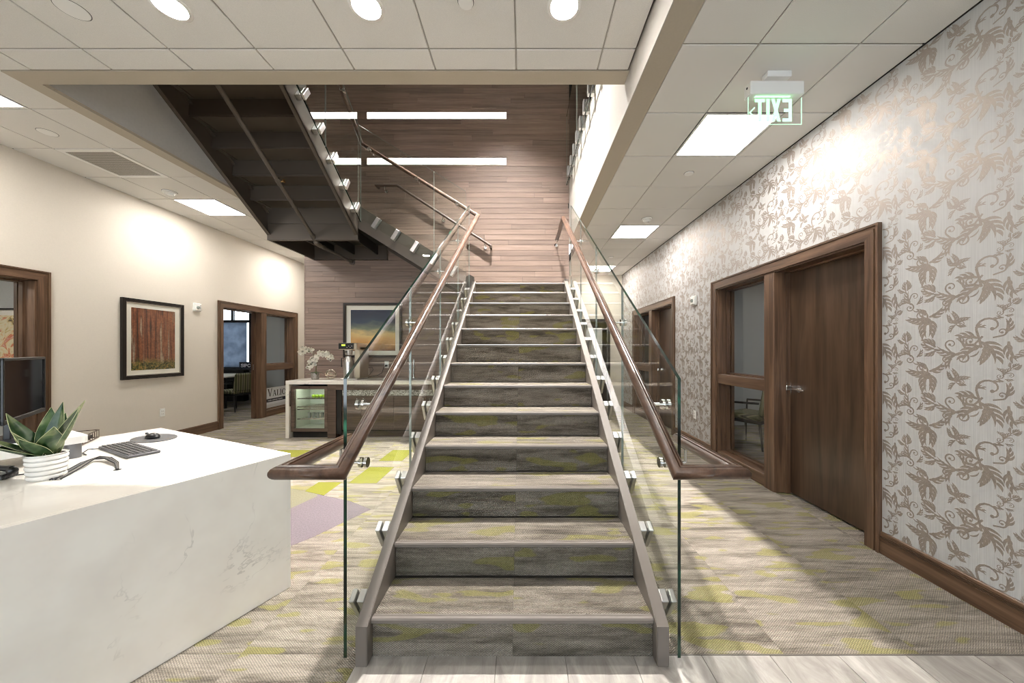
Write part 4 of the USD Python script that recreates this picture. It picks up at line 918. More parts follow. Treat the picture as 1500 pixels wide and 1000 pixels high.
def strobe(X, s, y, z, label):
    t = thing("alarm_strobe", label, "fire alarm", (X, y, z))
    part(t, "back_plate", box(X, X - s * .014, y - .058, y + .058, z - .068, z + .068, .004), "plastic_white")
    part(t, "sounder_body", box(X - s * .014, X - s * .046, y - .052, y + .052, z - .06, z + .06, .008), "plastic_white")
    part(t, "strobe_lens", [cyl((X - s * .046, y - .012, z - .006), (X - s * .066, y - .012, z - .006), .026, 18, .02)], "glass_edge_light")
    part(t, "grille_slot", [box(X - s * .0455, X - s * .0465, y + .022, y + .04, z - .03 + k * .014, z - .024 + k * .014) for k in range(5)], "plastic_grey")
strobe(XL, -1, 5.647, 2.056, "white fire alarm strobe to the right of the forest picture")
strobe(XR, 1, 4.94, 2.066, "white fire alarm strobe on the papered wall between the doors")
def outlet_yz(X, s, y, z, label):
    t = thing("wall_outlet", label, "outlet", (X, y, z))
    part(t, "cover_plate", box(X, X - s * .006, y - .036, y + .036, z - .058, z + .058, .002), "plastic_white")
    for dz in (-.020, .020):
        r = part(t, "receptacle", box(X - s * .006, X - s * .009, y - .017, y + .017, z + dz - .014, z + dz + .014, .001), "plastic_white")
        part(r, "slot", [box(X - s * .0085, X - s * .0095, y + dy - .0015, y + dy + .0015, z + dz - .005, z + dz + .006) for dy in (-.007, .007)], "plastic_black")
outlet_yz(XL, -1, 5.12, .457, "white outlet low on the cream wall under the forest picture")
outlet_yz(XR, 1, 4.94, .46, "white outlet low on the papered wall under the alarm")
def outlet_xz(x, z, label):
    t = thing("wall_outlet", label, "outlet", (x, YW, z))
    part(t, "cover_plate", box(x - .036, x + .036, YW - .008, YW - .001, z - .058, z + .058, .002), "plastic_white")
    for dz in (-.02, .02): part(t, "receptacle", box(x - .017, x + .017, YW - .011, YW - .008, z + dz - .014, z + dz + .014, .001), "plastic_black" if dz < 0 and x > -2.5 else "plastic_white")
outlet_xz(-2.36, 1.12, "white outlet with a black plug under the dusk picture")
outlet_xz(-2.70, 1.00, "small white outlet behind the coffee brewer")

# ------------------------------------------------------------------ beverage counter
CX0, CX1, CY0 = -3.69, -1.15, 5.435
c = thing("counter", "beverage counter with cream quartz top, side leg and dark wood doors", "counter", (-2.4, 5.75, 0))
part(c, "countertop", box(CX0, CX1, CY0, YW - .003, .835, .893, .003), "quartz")
part(c, "side_leg", box(CX0, CX0 + .055, CY0, YW - .003, 0, .835, .003), "quartz")
part(c, "end_panel", box(-3.045, -2.915, CY0 + .012, YW - .01, .0, .832), "wood_cabinet")
part(c, "apron", box(-2.915, CX1, CY0 + .012, CY0 + .035, .75, .832), "wood_cabinet")
part(c, "mosaic_strip", box(-2.84, CX1, CY0 + .055, CY0 + .065, .655, .755), "mosaic")
part(c, "inner_stile", box(-2.915, -2.84, CY0 + .03, CY0 + .05, .06, .75), "gap_dark")
dx = [-2.84, -2.545, -2.03, -1.515, CX1]
for i in range(4):
    dd = part(c, "cabinet_door", box(dx[i] + .002, dx[i + 1] - .002, CY0 + .05, CY0 + .07, .12, .65, .002), "wood_cabinet")
    hx = dx[i + 1] - .05 if i % 2 == 0 else dx[i] + .05
    part(dd, "door_pull", [cyl((hx, CY0 + .022, .50), (hx, CY0 + .022, .62), .006, 10), cyl((hx, CY0 + .022, .52), (hx, CY0 + .05, .52), .004, 8), cyl((hx, CY0 + .022, .60), (hx, CY0 + .05, .60), .004, 8)], "brushed")
part(c, "carcass", box(-2.915, CX1, CY0 + .07, YW - .01, .10, .83), "gap_dark")
part(c, "kick_board", box(-2.915, CX1, CY0 + .11, CY0 + .13, 0, .10), "wood_cabinet")
part(c, "sink_bowl", [box(-2.02, -1.55, 5.56, 5.92, .894, .898, .001)], "brushed")
f = thing("wine_fridge", "under-counter glass door fridge with dark brown frame and lit interior", "fridge", (-3.33, 5.7, 0))
FX0, FX1, FY = -3.615, -3.052, CY0 + .02
o = sbox(FX0, .10, FX1, .805)
part(f, "cabinet_shell", [box(FX0, FX0 + .03, FY + .05, 6.02, .10, .80), box(FX1 - .03, FX1, FY + .05, 6.02, .10, .80), box(FX0, FX1, FY + .05, 6.02, .78, .80), box(FX0, FX1, FY + .05, 6.02, .10, .125), box(FX0, FX1, 6.0, 6.02, .10, .80)], "gap_dark")
part(f, "liner", [box(FX0 + .03, FX0 + .04, FY + .06, 5.99, .125, .78), box(FX1 - .04, FX1 - .03, FY + .06, 5.99, .125, .78), box(FX0 + .03, FX1 - .03, 5.88, 5.89, .125, .78), box(FX0 + .03, FX1 - .03, FY + .06, 5.89, .125, .135)], "fridge_inside")
dr = part(f, "door_frame", prism(o.difference(o.buffer(-.045, join_style=2)), "xz", FY, FY + .045), "wood_cabinet")
part(dr, "door_glass", prism(o.buffer(-.045, join_style=2), "xz", FY + .018, FY + .024), "glass_clear")
part(dr, "door_handle", [tube([(FX0 - .005, FY - .012, .50), (FX0 + .0, FY - .028, .53), (FX0 + .0, FY - .028, .70), (FX0 - .005, FY - .012, .73)], .010, 10)], "wood_cabinet")
part(dr, "lock", cyl(((FX0 + FX1) / 2, FY - .003, .787), ((FX0 + FX1) / 2, FY, .787), .008, 12), "chrome")
part(f, "lamp_strip", box(FX0 + .10, FX1 - .10, FY + .10, FY + .14, .765, .775), "lamp_fridge")
for z in (.28, .43, .47, .60): part(f, "wire_shelf", [box(FX0 + .045, FX1 - .045, FY + .09 + k * .045, FY + .094 + k * .045, z, z + .005) for k in range(8)] + [box(FX0 + .045, FX1 - .045, FY + .075, FY + .083, z - .006, z + .008)], "chrome")
part(f, "kick_grille", [box(FX0, FX1, FY + .05, FY + .06, 0, .10)] + [box(FX0 + .04 + k * .13, FX0 + .13 + k * .13, FY + .046, FY + .05, .03, .085) for k in range(4)], "gap_dark")
for k in range(5):
    x = -3.36 + k * .058
    t = thing("green_apple", ["leftmost", "second from the left", "middle", "second from the right", "rightmost"][k] + " of the five green apples on the top fridge shelf", "fruit", (x, FY + .16, .605), group="green apples on the fridge shelf")
    part(t, "fruit_body", lathe([(0, .612), (.012, .607), (.024, .618), (.028, .635), (.024, .652), (.010, .658), (0, .653)], (x, FY + .16, 0), 18), "apple_green", smooth=60); part(t, "stem", cyl((x, FY + .16, .652), (x + .003, FY + .16, .668), .0015, 6), "orchid_stem")
for k in range(5):
    x = -3.42 + k * .068
    t = thing("water_glass", ["leftmost", "second from the left", "middle", "second from the right", "rightmost"][k] + " of the five clear tumblers in the fridge", "glass", (x, FY + .15, .29), group="tumblers on the fridge shelf")
    part(t, "tumbler", lathe([(0, .290), (.022, .290), (.026, .37), (.023, .37), (.020, .297), (0, .297)], (x, FY + .15, 0), 18), "glass_edge_light", smooth=40)
# coffee brewer
b = thing("coffee_brewer", "tall coffee brewer with black control head and steel urn on the counter", "coffee maker", (-2.80, 5.72, .893))
def bpart(p, n, m, *a, **k):
    m = cat_(m) if isinstance(m, list) else m; return part(p, n, move(m, (.13, 0, 0)), *a, **k)
bpart(b, "base", box(-3.03, -2.76, 5.55, 5.93, .894, .915, .004), "brushed")
bpart(b, "tower", box(-2.84, -2.75, 5.62, 5.94, .915, 1.42, .006), "champagne")
bpart(b, "head", box(-3.04, -2.75, 5.52, 5.94, 1.375, 1.48, .008), "champagne")
h = bpart(b, "control_panel", box(-3.035, -2.80, 5.505, 5.522, 1.385, 1.475, .003), "plastic_black")
bpart(h, "display", box(-2.985, -2.93, 5.503, 5.506, 1.435, 1.455), "display_green", label="small lit yellow-green display")
bpart(h, "button", [cyl((-2.90 + k * .025, 5.506, 1.41 + .02 * (k % 2)), (-2.90 + k * .025, 5.501, 1.41 + .02 * (k % 2)), .006, 10) for k in range(4)], "brushed")
bpart(b, "brew_basket", lathe([(0, 1.29), (.05, 1.29), (.062, 1.375), (0, 1.375)], (-2.92, 5.60, 0), 24), "brushed", smooth=40)
bpart(b, "basket_handle", box(-2.93, -2.91, 5.50, 5.545, 1.33, 1.35, .004), "plastic_black")
bpart(b, "urn", lathe([(0, .916), (.072, .916), (.074, 1.16), (.060, 1.21), (.045, 1.235), (.045, 1.265), (0, 1.27)], (-2.93, 5.61, 0), 28), "brushed", smooth=40)
bpart(b, "urn_spout", [cyl((-2.93, 5.54, .96), (-2.93, 5.51, .95), .009, 10), tube([(-2.985, 5.56, 1.235), (-3.0, 5.53, 1.24), (-3.0, 5.53, 1.10)], .007, 8)], "plastic_black")
t = thing("power_cord", "black power cord looping from the outlet down to the counter", "cord", (-2.4, 6.0, .9))
part(t, "cable", tube([(-2.36, YW - .03, 1.095), (-2.40, YW - .035, 1.07), (-2.43, YW - .03, .98), (-2.50, YW - .04, .935), (-2.60, YW - .05, .92), (-2.66, YW - .05, .905), (-2.70, YW - .07, .899)], .0045, 8), "rubber", smooth=60)
part(t, "cable", tube([(-2.67, YW - .06, .91), (-2.62, YW - .04, .97), (-2.58, YW - .03, 1.03), (-2.60, YW - .03, 1.08), (-2.66, YW - .02, 1.06), (-2.70, YW - .015, 1.02)], .004, 8), "rubber", smooth=60)
part(t, "plug", box(-2.375, -2.345, YW - .045, YW - .0115, 1.085, 1.115, .004), "rubber")
t = thing("faucet", "slim chrome faucet on the counter behind the stair glass", "faucet", (-1.86, 5.94, .893))
part(t, "base_ring", cyl((-1.86, 5.94, .894), (-1.86, 5.94, .91), .026, 20), "chrome"); part(t, "spout", tube([(-1.86, 5.94, .90), (-1.86, 5.94, 1.20), (-1.86, 5.93, 1.225), (-1.86, 5.90, 1.235), (-1.86, 5.80, 1.225), (-1.86, 5.785, 1.205)], .012, 12), "chrome", smooth=60); part(t, "lever", cyl((-1.86, 5.94, 1.08), (-1.83, 5.90, 1.10), .006, 8), "chrome")
# orchid
o_ = thing("orchid", "white orchid in a mottled grey pot on the counter", "plant", (-3.385, 5.70, .893))
OX, OY = -3.385, 5.70
part(o_, "pot", lathe([(0, .894), (.052, .894), (.062, .93), (.064, .99), (.060, 1.0), (.056, .99), (0, .985)], (OX, OY, 0), 28), "ceramic_metal", smooth=40)
part(o_, "soil", cyl((OX, OY, .984), (OX, OY, .989), .055, 20), "soil")
def leaf_mesh(base, az, elev, L, W, curl, fold=.25, n=10, tip=1.0, thick=.0016):
    """one lance-shaped leaf: a curved, V-folded strip with thickness"""
    pts, hx = [], np.array([math.cos(az), math.sin(az), 0]); side = np.array([-math.sin(az), math.cos(az), 0]); p = np.array(base, float); e = elev; V = []
    for i in range(n + 1):
        t = i / n; w = W * (.42 + .58 * math.sin(math.pi * min(1, .18 + t * .62))) * (1 - t ** (2.6 * tip)) + .0008
        d = hx * math.cos(e) + np.array([0, 0, math.sin(e)]); nrm = -hx * math.sin(e) + np.array([0, 0, math.cos(e)])
        for q, s in enumerate((-1, -.5, 0, .5, 1)): V.append(p + side * w * s + nrm * (abs(s) * w * fold))
        p = p + d * L / n; e += curl / n
    V = np.array(V); F = []
    for i in range(n):
        for q in range(4):
            a = i * 5 + q; F += [(a, a + 1, a + 6), (a, a + 6, a + 5)]
    top = trimesh.Trimesh(V, F, process=False); N = np.array(top.vertex_normals); V2 = V - N * thick
    k = len(V); F2 = [(a + k, c_ + k, b_ + k) for a, b_, c_ in F]; rim = []
    loop = [i * 5 for i in range(n + 1)] + [n * 5 + q for q in range(1, 5)] + [i * 5 + 4 for i in range(n - 1, -1, -1)] + [3, 2, 1]
    for i in range(len(loop)):
        a, b_ = loop[i], loop[(i + 1) % len(loop)]; rim += [(a, a + k, b_), (b_, a + k, b_ + k)]
    m = trimesh.Trimesh(np.vstack([V, V2]), np.array(F + F2 + rim), process=False); edges = ([V[i * 5] for i in range(n + 1)], [V[i * 5 + 4] for i in range(n + 1)])
    return m, edges
for az, el in ((.3, .35), (2.7, .4), (-.9, .3), (3.9, .3), (1.7, .5)): part(o_, "leaf", leaf_mesh((OX, OY, .988), az, el, .13, .022, -.9)[0], "orchid_leaf", smooth=True)
stems = [[(OX, OY, .985), (OX + .01, OY, 1.12), (OX + .0, OY - .01, 1.26), (OX - .06, OY - .02, 1.36), (OX - .15, OY - .03, 1.385), (OX - .22, OY - .03, 1.33)],
         [(OX + .01, OY, .985), (OX + .02, OY, 1.10), (OX + .05, OY, 1.24), (OX + .11, OY - .01, 1.315), (OX + .20, OY - .02, 1.32), (OX + .26, OY - .02, 1.25)]]
for s_ in stems: part(o_, "stem", tube(s_, .004, 8), "orchid_stem", smooth=60)
def orchid_flower(c, face, roll, r=.050):
    c = np.array(c, float); z = np.array(face, float); z /= np.linalg.norm(z); x = np.cross(z, (0, 0, 1.0)); x /= np.linalg.norm(x); y = np.cross(z, x); ms = []
    for k, (a, L, W) in enumerate(((.0, 1, .95), (math.pi, 1, .95), (math.pi / 2, .95, .6), (math.pi * 1.3, .9, .55), (math.pi * 1.7, .9, .55))):
        a += roll; P = []
        for u in np.linspace(0, 2 * math.pi, 12, endpoint=False):
            ra, rb = r * L * (.55 + .55 * math.cos(u)), r * W * .5 * math.sin(u)
            px, py = ra * math.cos(a) - rb * math.sin(a), ra * math.sin(a) + rb * math.cos(a)
            P.append(c + x * px + y * py + z * (.008 * (ra / r) ** 2 + .003 * (k % 2) + .002))
        P = np.array(P); n = len(P); V = np.vstack([P, P.mean(0) - z * .003, P - z * .0012]); F = [(n, i, (i + 1) % n) for i in range(n)] + [(n, n + 1 + (i + 1) % n, n + 1 + i) for i in range(n)] + [(i, n + 1 + i, (i + 1) % n) for i in range(n)] + [((i + 1) % n, n + 1 + i, n + 1 + (i + 1) % n) for i in range(n)]
        ms.append(trimesh.Trimesh(V, np.array(F), process=False))
    ms.append(sphere(c + z * .008, .006, 1)); return ms
rng = random.Random(5)
def along(path, t):
    P = np.array(path); k = t * (len(P) - 1); i = min(int(k), len(P) - 2); return P[i] + (P[i + 1] - P[i]) * (k - i)
fl_pts = [(0, .58), (0, .66), (0, .74), (0, .82), (0, .90), (0, .97), (1, .60), (1, .70), (1, .80), (1, .90), (1, .98), (0, .70), (0, .86), (1, .84), (0, .62), (0, .78), (0, .94), (1, .66), (1, .75), (1, .94)]
for s_, t_ in fl_pts:
    q = along(stems[s_], t_); q = q + np.array([rng.uniform(-.022, .022), rng.uniform(-.05, -.01), rng.uniform(-.025, .02)])
    part(o_, "flower", orchid_flower(q, (rng.uniform(.1, .8), -1, rng.uniform(-.35, .1)), rng.uniform(-.5, .5)), "petal", smooth=True)
for q in ((OX - .00, 5.66, 1.23), (OX + .01, 5.66, 1.18), (OX - .045, 5.66, 1.185), (OX - .01, 5.66, 1.14), (OX - .05, 5.66, 1.125), (OX - .07, 5.66, 1.09), (OX + .03, 5.66, 1.245), (OX + .06, 5.66, 1.27)): part(o_, "flower", orchid_flower(q, (rng.uniform(.1, .7), -1, rng.uniform(-.3, .1)), rng.uniform(-.5, .5)), "petal", smooth=True)
t = thing("knot_ornament", "open ring knot ornament in pale metal beside the orchid", "ornament", (-3.12, 5.70, .893))
KC = np.array((-3.12, 5.68, .893 + .083)); R_ = .076
for (ax, ay) in ((.3, .2), (1.1, -.5), (-.9, .6), (.2, 1.3), (1.5, .9)):
    m = rotaxis(rotaxis(trimesh.creation.torus(R_, .0055, major_sections=36, minor_sections=8), math.pi / 2 + ax, (1, 0, 0)), ay, (0, 0, 1)); part(t, "ring", move(m, KC), "champagne", smooth=True)

# ------------------------------------------------------------------ reception desk and what stands on it
DO = np.array((-1.342, 2.023)); E1 = np.array((-.420, -.908)); E1 /= np.linalg.norm(E1); E2 = np.array((-E1[1] * -1, 0)) * 0 + np.array((E1[1], -E1[0]))
ANG = math.atan2(E1[1], E1[0])
def dk(u, v, z): q = DO + E1 * u + E2 * v; return np.array((q[0], q[1], z))
def dbox(u0, u1, v0, v1, z0, z1, c=0.0):
    m = box(u0, u1, v0, v1, z0, z1, c) if True else None; R = np.eye(4); R[:2, 0] = E1; R[:2, 1] = E2; R[:2, 3] = DO
    m = m.copy(); m.apply_transform(R)
    if np.linalg.det(R[:3, :3]) < 0: m.invert()
    return m
DZ = .770
d = thing("reception_desk", "large white quartz reception desk with a solid front panel", "desk", (*DO, 0))
part(d, "desk_top", dbox(0, 2.6, .0303, 1.58, DZ - .04, DZ, .001), "quartz")
part(d, "front_panel", dbox(0, 2.6, 0, .03, 0, DZ, .0015), "quartz")
part(d, "end_panel", dbox(.55, .58, .03, 1.5, 0, DZ - .04), "wood_cabinet")
part(d, "end_panel", dbox(2.5, 2.53, .03, 1.5, 0, DZ - .04), "wood_cabinet")
def uv(x, y): q = np.array((x, y)) - DO; return q @ E1, q @ E2
# potted snake plant
PX_, PY_ = -2.215, 1.63
p_ = thing("potted_plant", "stiff green leafed plant in a white ribbed bowl on the desk", "plant", (PX_, PY_, DZ))
prof = [(0, DZ + .0005), (.052, DZ + .0005), (.056, DZ + .004)]
for k in range(5):
    z = DZ + .006 + k * .0215; rr_ = .0585 + .0012 * k
    prof += [(rr_ - .001, z), (rr_ + .0015, z + .005), (rr_ + .0015, z + .012), (rr_ - .001, z + .0165), (rr_ - .009, z + .0175), (rr_ - .009, z + .0205)]
prof += [(.0655, DZ + .115), (.063, DZ + .117), (.058, DZ + .112), (.056, DZ + .098), (0, DZ + .098)]
part(p_, "pot", lathe(prof, (PX_, PY_, 0), 48), "ceramic", smooth=25)
part(p_, "gravel", cat_([cyl((PX_, PY_, DZ + .096), (PX_, PY_, DZ + .101), .055, 28)] + [sphere((PX_ + .047 * math.cos(k * 2.4) * math.sqrt((k + .5) / 60), PY_ + .047 * math.sin(k * 2.4) * math.sqrt((k + .5) / 60), DZ + .102), .006, 1, ) for k in range(60)]), "soil", kind="stuff")
LV = [(3.3, .78, .25, .044, .45), (3.0, .45, .23, .040, .40), (2.4, 1.02, .24, .042, .25), (1.75, 1.3, .25, .038, .15), (.45, 1.12, .275, .050, .12), (.12, .92, .26, .014, .40), (3.9, .50, .20, .040, .40), (-.45, .88, .175, .046, .35), (-1.3, .66, .15, .044, .4), (-2.2, .42, .18, .040, .30), (2.0, .95, .21, .038, .3), (4.4, .95, .16, .038, .2), (1.0, 1.1, .21, .036, .2)]
for az, el, L, W, cu in LV:
    bse = (PX_ + .018 * math.cos(az), PY_ + .018 * math.sin(az), DZ + .098)
    m, ed = leaf_mesh(bse, az, el, L, W, cu, .42, 12, 1.0, .0022)
    lf = part(p_, "leaf", m, "leaf", smooth=True)
    part(lf, "leaf_margin", [tube(e_, .0011, 5) for e_ in ed], "leaf_edge")
# monitor riser, monitor, phone and small things
ru, rv = uv(-2.466, 1.950)
t = thing("monitor_riser", "white monitor riser with round grey feet behind the plant", "stand", (*dk(ru, rv, DZ)[:2], DZ))
def rdbox(u0, u1, v0, v1, z0, z1, r):
    g = sbox(u0 + r, v0 + r, u1 - r, v1 - r).buffer(r, 8); m = prism(g, "xy", z0, z1); R = np.eye(4); R[:2, 0] = E1; R[:2, 1] = E2; R[:2, 3] = DO; m.apply_transform(R)
    if np.linalg.det(R[:3, :3]) < 0: m.invert()
    return m
part(t, "shelf", rdbox(ru - .03, ru + 1.0, rv - .02, rv + .27, DZ + .080, DZ + .118, .03), "plastic_white")
part(t, "front_lip", rdbox(ru + .08, ru + .98, rv - .012, rv + .03, DZ + .055, DZ + .080, .01), "plastic_white")
part(t, "slot", dbox(ru + .07, ru + .14, rv - .014, rv - .0115, DZ + .062, DZ + .070), "plastic_black")
for u in (ru + .02, ru + .95):
    for v in (rv + .015, rv + .23): part(t, "foot", cyl(dk(u, v, DZ + .0005), dk(u, v, DZ + .081), .030, 24), "foot_grey", smooth=40)
ML, MR_ = np.array((-2.50, 1.68)), np.array((-2.87, 2.10))
md = (MR_ - ML); mw = np.linalg.norm(md); md /= mw; mn = np.array((-md[1], md[0])) * -1
t = thing("monitor", "glossy black computer monitor at the left picture edge", "monitor", (*((ML + MR_) / 2), DZ + .118))
def mbox(a0, a1, n0, n1, z0, z1, c=0.0, til=.0):
    m = box(a0, a1, n0, n1, z0, z1, c); R = np.eye(4); R[:2, 0] = md; R[:2, 1] = mn; R[:2, 3] = ML
    if np.linalg.det(R[:3, :3]) < 0: m.invert()
    m.apply_transform(R); return m
MZ0, MZ1 = 1.00, 1.325
part(t, "housing", mbox(0, mw, -.035, -.004, MZ0, MZ1, .006), "plastic_black")
part(t, "bezel", [mbox(0, mw, -.004, .006, MZ1 - .014, MZ1, .002), mbox(0, mw, -.004, .006, MZ0, MZ0 + .022, .002), mbox(0, .014, -.004, .006, MZ0, MZ1, .002), mbox(mw - .014, mw, -.004, .006, MZ0, MZ1, .002)], "plastic_black")
part(t, "screen", mbox(.012, mw - .012, -.005, .001, MZ0 + .02, MZ1 - .012), "mirror_black")
part(t, "stand_neck", mbox(mw / 2 - .04, mw / 2 + .04, -.060, -.035, DZ + .125, MZ0 + .16, .004), "plastic_black")
part(t, "stand_base", mbox(mw / 2 - .13, mw / 2 + .13, -.14, .05, DZ + .119, DZ + .128, .003), "plastic_black")
# keyboard
kb = thing("keyboard", "thin dark grey computer keyboard lying on the desk", "keyboard", (-2.31, 2.02, DZ))
k0 = np.array((-2.555, 2.108)); kx = np.array((.445, -.223)); kx /= np.linalg.norm(kx); ky = np.array((-kx[1], kx[0])); KW, KD = .44, .135
def kbox(a0, a1, b0, b1, z0, z1, c=0.0):
    m = box(a0, a1, b0, b1, z0, z1, c); R = np.eye(4); R[:2, 0] = kx; R[:2, 1] = ky; R[:2, 3] = k0; m.apply_transform(R); return m
part(kb, "base", kbox(0, KW, 0, KD, DZ + .001, DZ + .016, .003), "plastic_grey")
keys = []
for j in range(6):
    for i in range(18): keys.append(kbox(.010 + i * .0234, .030 + i * .0234, .010 + j * .0198, .0265 + j * .0198, DZ + .016, DZ + .0205, .0015))
part(kb, "keys", keys, "plastic_black", kind="stuff")
part(kb, "cable", tube([k0_ for k0_ in ((*(k0 + kx * .03 - ky * .002), DZ + .008), (*(k0 + np.array((.0, -.05))), DZ + .012), (*(k0 + np.array((.03, -.10))), DZ + .005), (*(k0 + np.array((.09, -.13))), DZ + .004))], .0025, 6), "rubber", smooth=60)
mp = thing("mouse_pad", "dark oval mouse pad at the far corner of the desk", "mouse pad", (-2.49, 2.36, DZ))
el = affinity.translate(affinity.rotate(affinity.scale(Point(0, 0).buffer(1, 16), .15, .105), math.degrees(math.atan2(E2[1], E2[0]))), -2.485, 2.36)
part(mp, "pad", prism(el, "xy", DZ + .0005, DZ + .005), "plastic_grey")
part(mp, "decoration", [cyl((-2.485 + .115 * math.cos(a), 2.36 + .07 * math.sin(a), DZ + .005), (-2.485 + .115 * math.cos(a), 2.36 + .07 * math.sin(a), DZ + .0055), .010, 10) for a in np.linspace(3.6, 6.6, 6)], "champagne")
ms_ = thing("computer_mouse", "black computer mouse on the oval mouse pad", "mouse", (-2.49, 2.36, DZ + .005))
mm = sphere((0, 0, 0), 1, 3); mv = np.array(mm.vertices); mv = mv * np.array((.060, .033, .026)); mv[:, 2] = np.where(mv[:, 2] < -.006, -.006, mv[:, 2]); mv[:, 2] += np.where(mv[:, 0] > 0, -mv[:, 0] * .12, 0)
mm = trimesh.Trimesh(mv, mm.faces, process=False); mm = rot(mm, math.atan2(E2[1], E2[0])); part(ms_, "shell", move(mm, (-2.495, 2.36, DZ + .013)), "plastic_black", smooth=True)
part(ms_, "scroll_wheel", rot(cyl((-2.535, 2.356, DZ + .034), (-2.535, 2.366, DZ + .034), .007, 14), 0), "plastic_grey")
t = thing("wire_tray", "dark wire letter tray behind the monitor riser", "tray", (-2.86, 2.22, DZ))
wr = []
tA, tB, tC = np.array((-2.73, 2.16)), np.array((-2.88, 2.38)), np.array((-2.95, 2.02))
tu = tB - tA; tv = tC - tA
for zz in (DZ + .006, DZ + .055):
    loop = [tA, tB, tB + tv, tC, tA]; wr.append(tube([(*q, zz) for q in loop], .0035, 6))
for s_ in np.linspace(0, 1, 9): wr.append(tube([(*(tA + tu * s_), DZ + .006), (*(tA + tu * s_ + tv), DZ + .006)], .0016, 5)); wr.append(tube([(*(tA + tu * s_), DZ + .006), (*(tA + tu * s_), DZ + .055)], .0016, 5)); wr.append(tube([(*(tA + tv * s_), DZ + .006), (*(tA + tv * s_), DZ + .055)], .0016, 5))
part(t, "wire_basket", wr, "frame_bronze")
part(t, "paper_stack", prism(Polygon([tuple(tA + tu * a + tv * b_) for a, b_ in ((.08, .08), (.92, .08), (.92, .92), (.08, .92))]), "xy", DZ + .008, DZ + .03), "plastic_black")
t = thing("cable_bundle", "bundle of black and grey cables running into the desk hole", "cable", (-2.2, 1.8, DZ))
hole = np.array((-2.015, 1.741))
for k in range(5):
    o1 = .009 * (k - 2); pts = [(-2.135 + o1, 1.60 + o1 * .3, DZ + .005), (-2.20 + o1, 1.71 + o1, DZ + .006 + .002 * k), (-2.285 + o1, 1.835 + o1 * .6, DZ + .008 + .002 * k), (-2.30 + o1 * .5, 1.885 + o1 * .6, DZ + .012 + .002 * k), (-2.22 + o1 * .4, 1.875 + o1 * .5, DZ + .018), (-2.10, 1.81 + o1 * .4, DZ + .014), (hole[0] + o1 * .2, hole[1], DZ + .004)]
    part(t, "cable", tube(pts, .0032, 8), ("rubber", "plastic_grey", "rubber", "frame_silver", "rubber")[k], smooth=60)
t = thing("cable_grommet", "white disc of a cable port in the desk top beside the plant", "cable port", (-2.2, 1.78, DZ))
part(t, "disc", lathe([(0, DZ + .004), (.085, DZ + .004), (.095, DZ + .0005)], (-2.12, 1.70, 0), 36), "plastic_white", smooth=30)
part(t, "port_hole", cyl((hole[0], hole[1], DZ + .0005), (hole[0], hole[1], DZ + .0015), .014, 16), "plastic_black")
t = thing("desk_phone", "black desk handset with a cord at the left picture edge", "phone", (-2.42, 1.62, DZ))
hc = dk(*uv(-2.43, 1.615), DZ)
part(t, "cradle", rot(box(hc[0] - .07, hc[0] + .05, hc[1] - .04, hc[1] + .04, DZ + .001, DZ + .025, .006), .4, hc), "plastic_black")
part(t, "handset", [tube([(hc[0] - .06, hc[1] - .01, DZ + .038), (hc[0], hc[1], DZ + .052), (hc[0] + .06, hc[1] + .01, DZ + .045)], [.014, .012, .014], 12), sphere((hc[0] + .062, hc[1] + .01, DZ + .036), .018, 2), sphere((hc[0] - .062, hc[1] - .01, DZ + .034), .018, 2)], "plastic_black", smooth=50)
part(t, "cord", tube([(hc[0] + .05, hc[1] + .03, DZ + .008), (hc[0] + .10, hc[1] + .09, DZ + .004), (hc[0] + .16, hc[1] + .12, DZ + .004)], .003, 6), "rubber")

# ------------------------------------------------------------------ office furniture seen through the glass
def office_chair(x, y, rz, label):
    t = thing("side_chair", label, "chair", (x, y, 0), group=None)
    tf = lambda m: move(rot(m, rz), (x, y, 0))
    seat = box(-.25, .25, -.24, .25, .40, .48, .03)
    part(t, "seat", tf(seat), "stripe_fabric")
    bk = box(-.25, .25, .20, .29, .46, .86, .03); bk = rotaxis(bk, -.16, (1, 0, 0), (0, .24, .46)); part(t, "backrest", tf(bk), "stripe_fabric")
    part(t, "seat_frame", tf(box(-.235, .235, -.225, .24, .355, .40, .004)), "chair_black")
    for lx in (-.21, .21):
        for ly in (-.20, .22):
            q = cyl((lx, ly, .36), (lx * 1.05, ly * (1.0 if ly < 0 else 1.18), 0), .020, 4, .014); part(t, "leg", tf(q), "chair_black")
        arm = tube([(lx * 1.12, -.20, .38), (lx * 1.14, -.19, .62), (lx * 1.14, .22, .64)], .016, 6); part(t, "arm", tf(arm), "chair_black")
office_chair(-6.55, 7.95, -math.pi / 2 - .15, "striped green chair facing left at the table of the far left office")
office_chair(-6.72, 7.35, -math.pi / 2 - .9, "striped green chair nearest the doorway of the far left office")
office_chair(3.28, 5.05, math.pi + .5, "striped green chair behind the sidelight of the nearest right door")
t = thing("office_table", "dark office table with a pale top in the far left office", "table", (-7.6, 8.6, 0))
part(t, "table_top", box(-8.45, -6.9, 8.15, 9.3, .725, .755, .004), "mat_board"); part(t, "apron", box(-8.38, -6.97, 8.22, 9.23, .63, .725), "chair_black")
for lx in (-8.36, -7.02):
    for ly in (8.24, 9.18): part(t, "leg", box(lx - .03, lx + .03, ly - .03, ly + .03, 0, .63), "chair_black")
t = thing("shelf_unit", "black low credenza with an overhanging top under the office window", "shelf", (-7.6, 9.42, 0))
part(t, "top", box(-8.5, -7.25, 9.34, 9.59, .83, .87, .004), "chair_black"); part(t, "body", box(-8.3, -7.5, 9.40, 9.58, 0, .83), "chair_black")
t = thing("desk_sign", "black block sign with white letters on the credenza in the far left office", "sign", (-7.42, 9.4, .87))
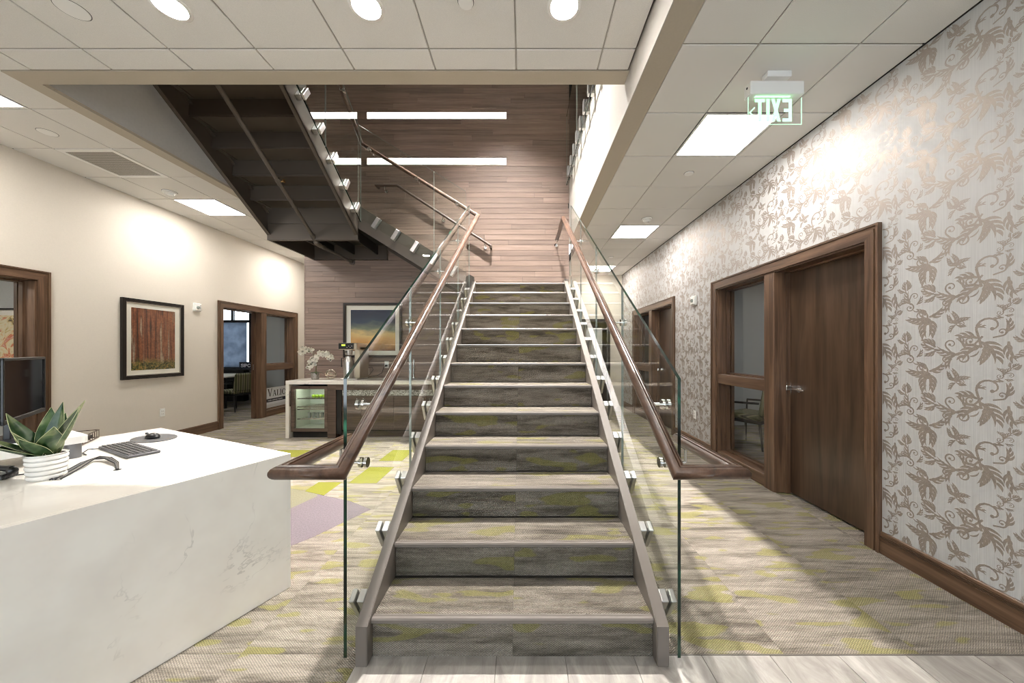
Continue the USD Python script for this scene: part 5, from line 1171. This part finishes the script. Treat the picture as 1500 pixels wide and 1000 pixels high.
part(t, "plaque", box(-7.62, -7.27, 9.40, 9.43, .872, 1.05, .003), "sign_ink")
tm = text("SiPC", .085, .003); tm.vertices = tm.vertices[:, [0, 2, 1]] * np.array((1, -1, 1)); b_ = tm.bounds; part(t, "lettering", move(tm, (-7.445 - (b_[0][0] + b_[1][0]) / 2, 9.3995, .915)), "sign_white")
t = thing("window_sign", "white office name board behind the lower sidelight pane, dark serif letters", "sign", (-5.5, 7.6, .12))
SX_ = XL - .172
part(t, "board", box(SX_ - .006, SX_, 7.20, 8.03, .124, .56), "sign_white")
def ymesh(poly, mat):
    m = prism(poly, "yz", SX_ + .0003, SX_ + .002); part(t, "lettering", m, mat)
def ytext(s_, h, y, z, mat):
    m = text(s_, h, .002); v = np.array(m.vertices); v = np.stack([SX_ + .0005 + v[:, 2], v[:, 0] + y, v[:, 1] + z], 1); part(t, "lettering", trimesh.Trimesh(v, m.faces, process=False), mat)
def serif(ch):
    sl = lambda x0, x1, y_: sbox(x0, y_, x1, y_ + .05)
    if ch == "V": return .92, [Polygon([(.08, 1), (.27, 1), (.53, .0), (.43, 0)]), Polygon([(.43, 0), (.53, 0), (.83, 1), (.75, 1)]), sl(0, .34, .95), sl(.66, .92, .95)]
    if ch == "A": return .92, [Polygon([(.10, 0), (.18, 0), (.48, 1), (.40, 1)]), Polygon([(.38, 1), (.52, 1), (.83, 0), (.64, 0)]), sbox(.22, .32, .68, .38), sl(0, .28, 0), sl(.56, .92, 0)]
    if ch == "L": return .72, [sbox(.10, 0, .27, 1), sl(0, .38, .95), sl(0, .70, 0), Polygon([(.62, 0), (.70, 0), (.70, .26), (.66, .26)])]
    if ch == "I": return .42, [sbox(.11, 0, .28, 1), sl(0, .39, .95), sl(0, .39, 0)]
    o_ = affinity.scale(Point(.5, .5).buffer(.5, 16), .92, 1.04).difference(affinity.translate(affinity.scale(Point(.5, .5).buffer(.40, 16), .80, 1.12), .04, 0)).difference(sbox(.66, .30, 1.1, .72))
    return .95, [o_, sbox(.78, .68, .85, .98)]
yy = 7.455
for ch, hh in (("V", .165), ("A", .128), ("L", .128), ("I", .128), ("C", .128)):
    adv, g_ = serif(ch); ymesh(affinity.translate(affinity.scale(unary_union(g_), hh, hh, origin=(0, 0)), yy, .372), "sign_ink"); yy += hh * adv + .008
part(t, "dark_band", box(SX_, SX_ + .001, 7.20, 8.03, .255, .325), "sign_navy"); ytext("SAVING : INVESTING : PLANNING", .020, 7.47, .278, "sign_white")
part(t, "silver_band", box(SX_, SX_ + .001, 7.20, 8.03, .150, .205), "sign_silver")
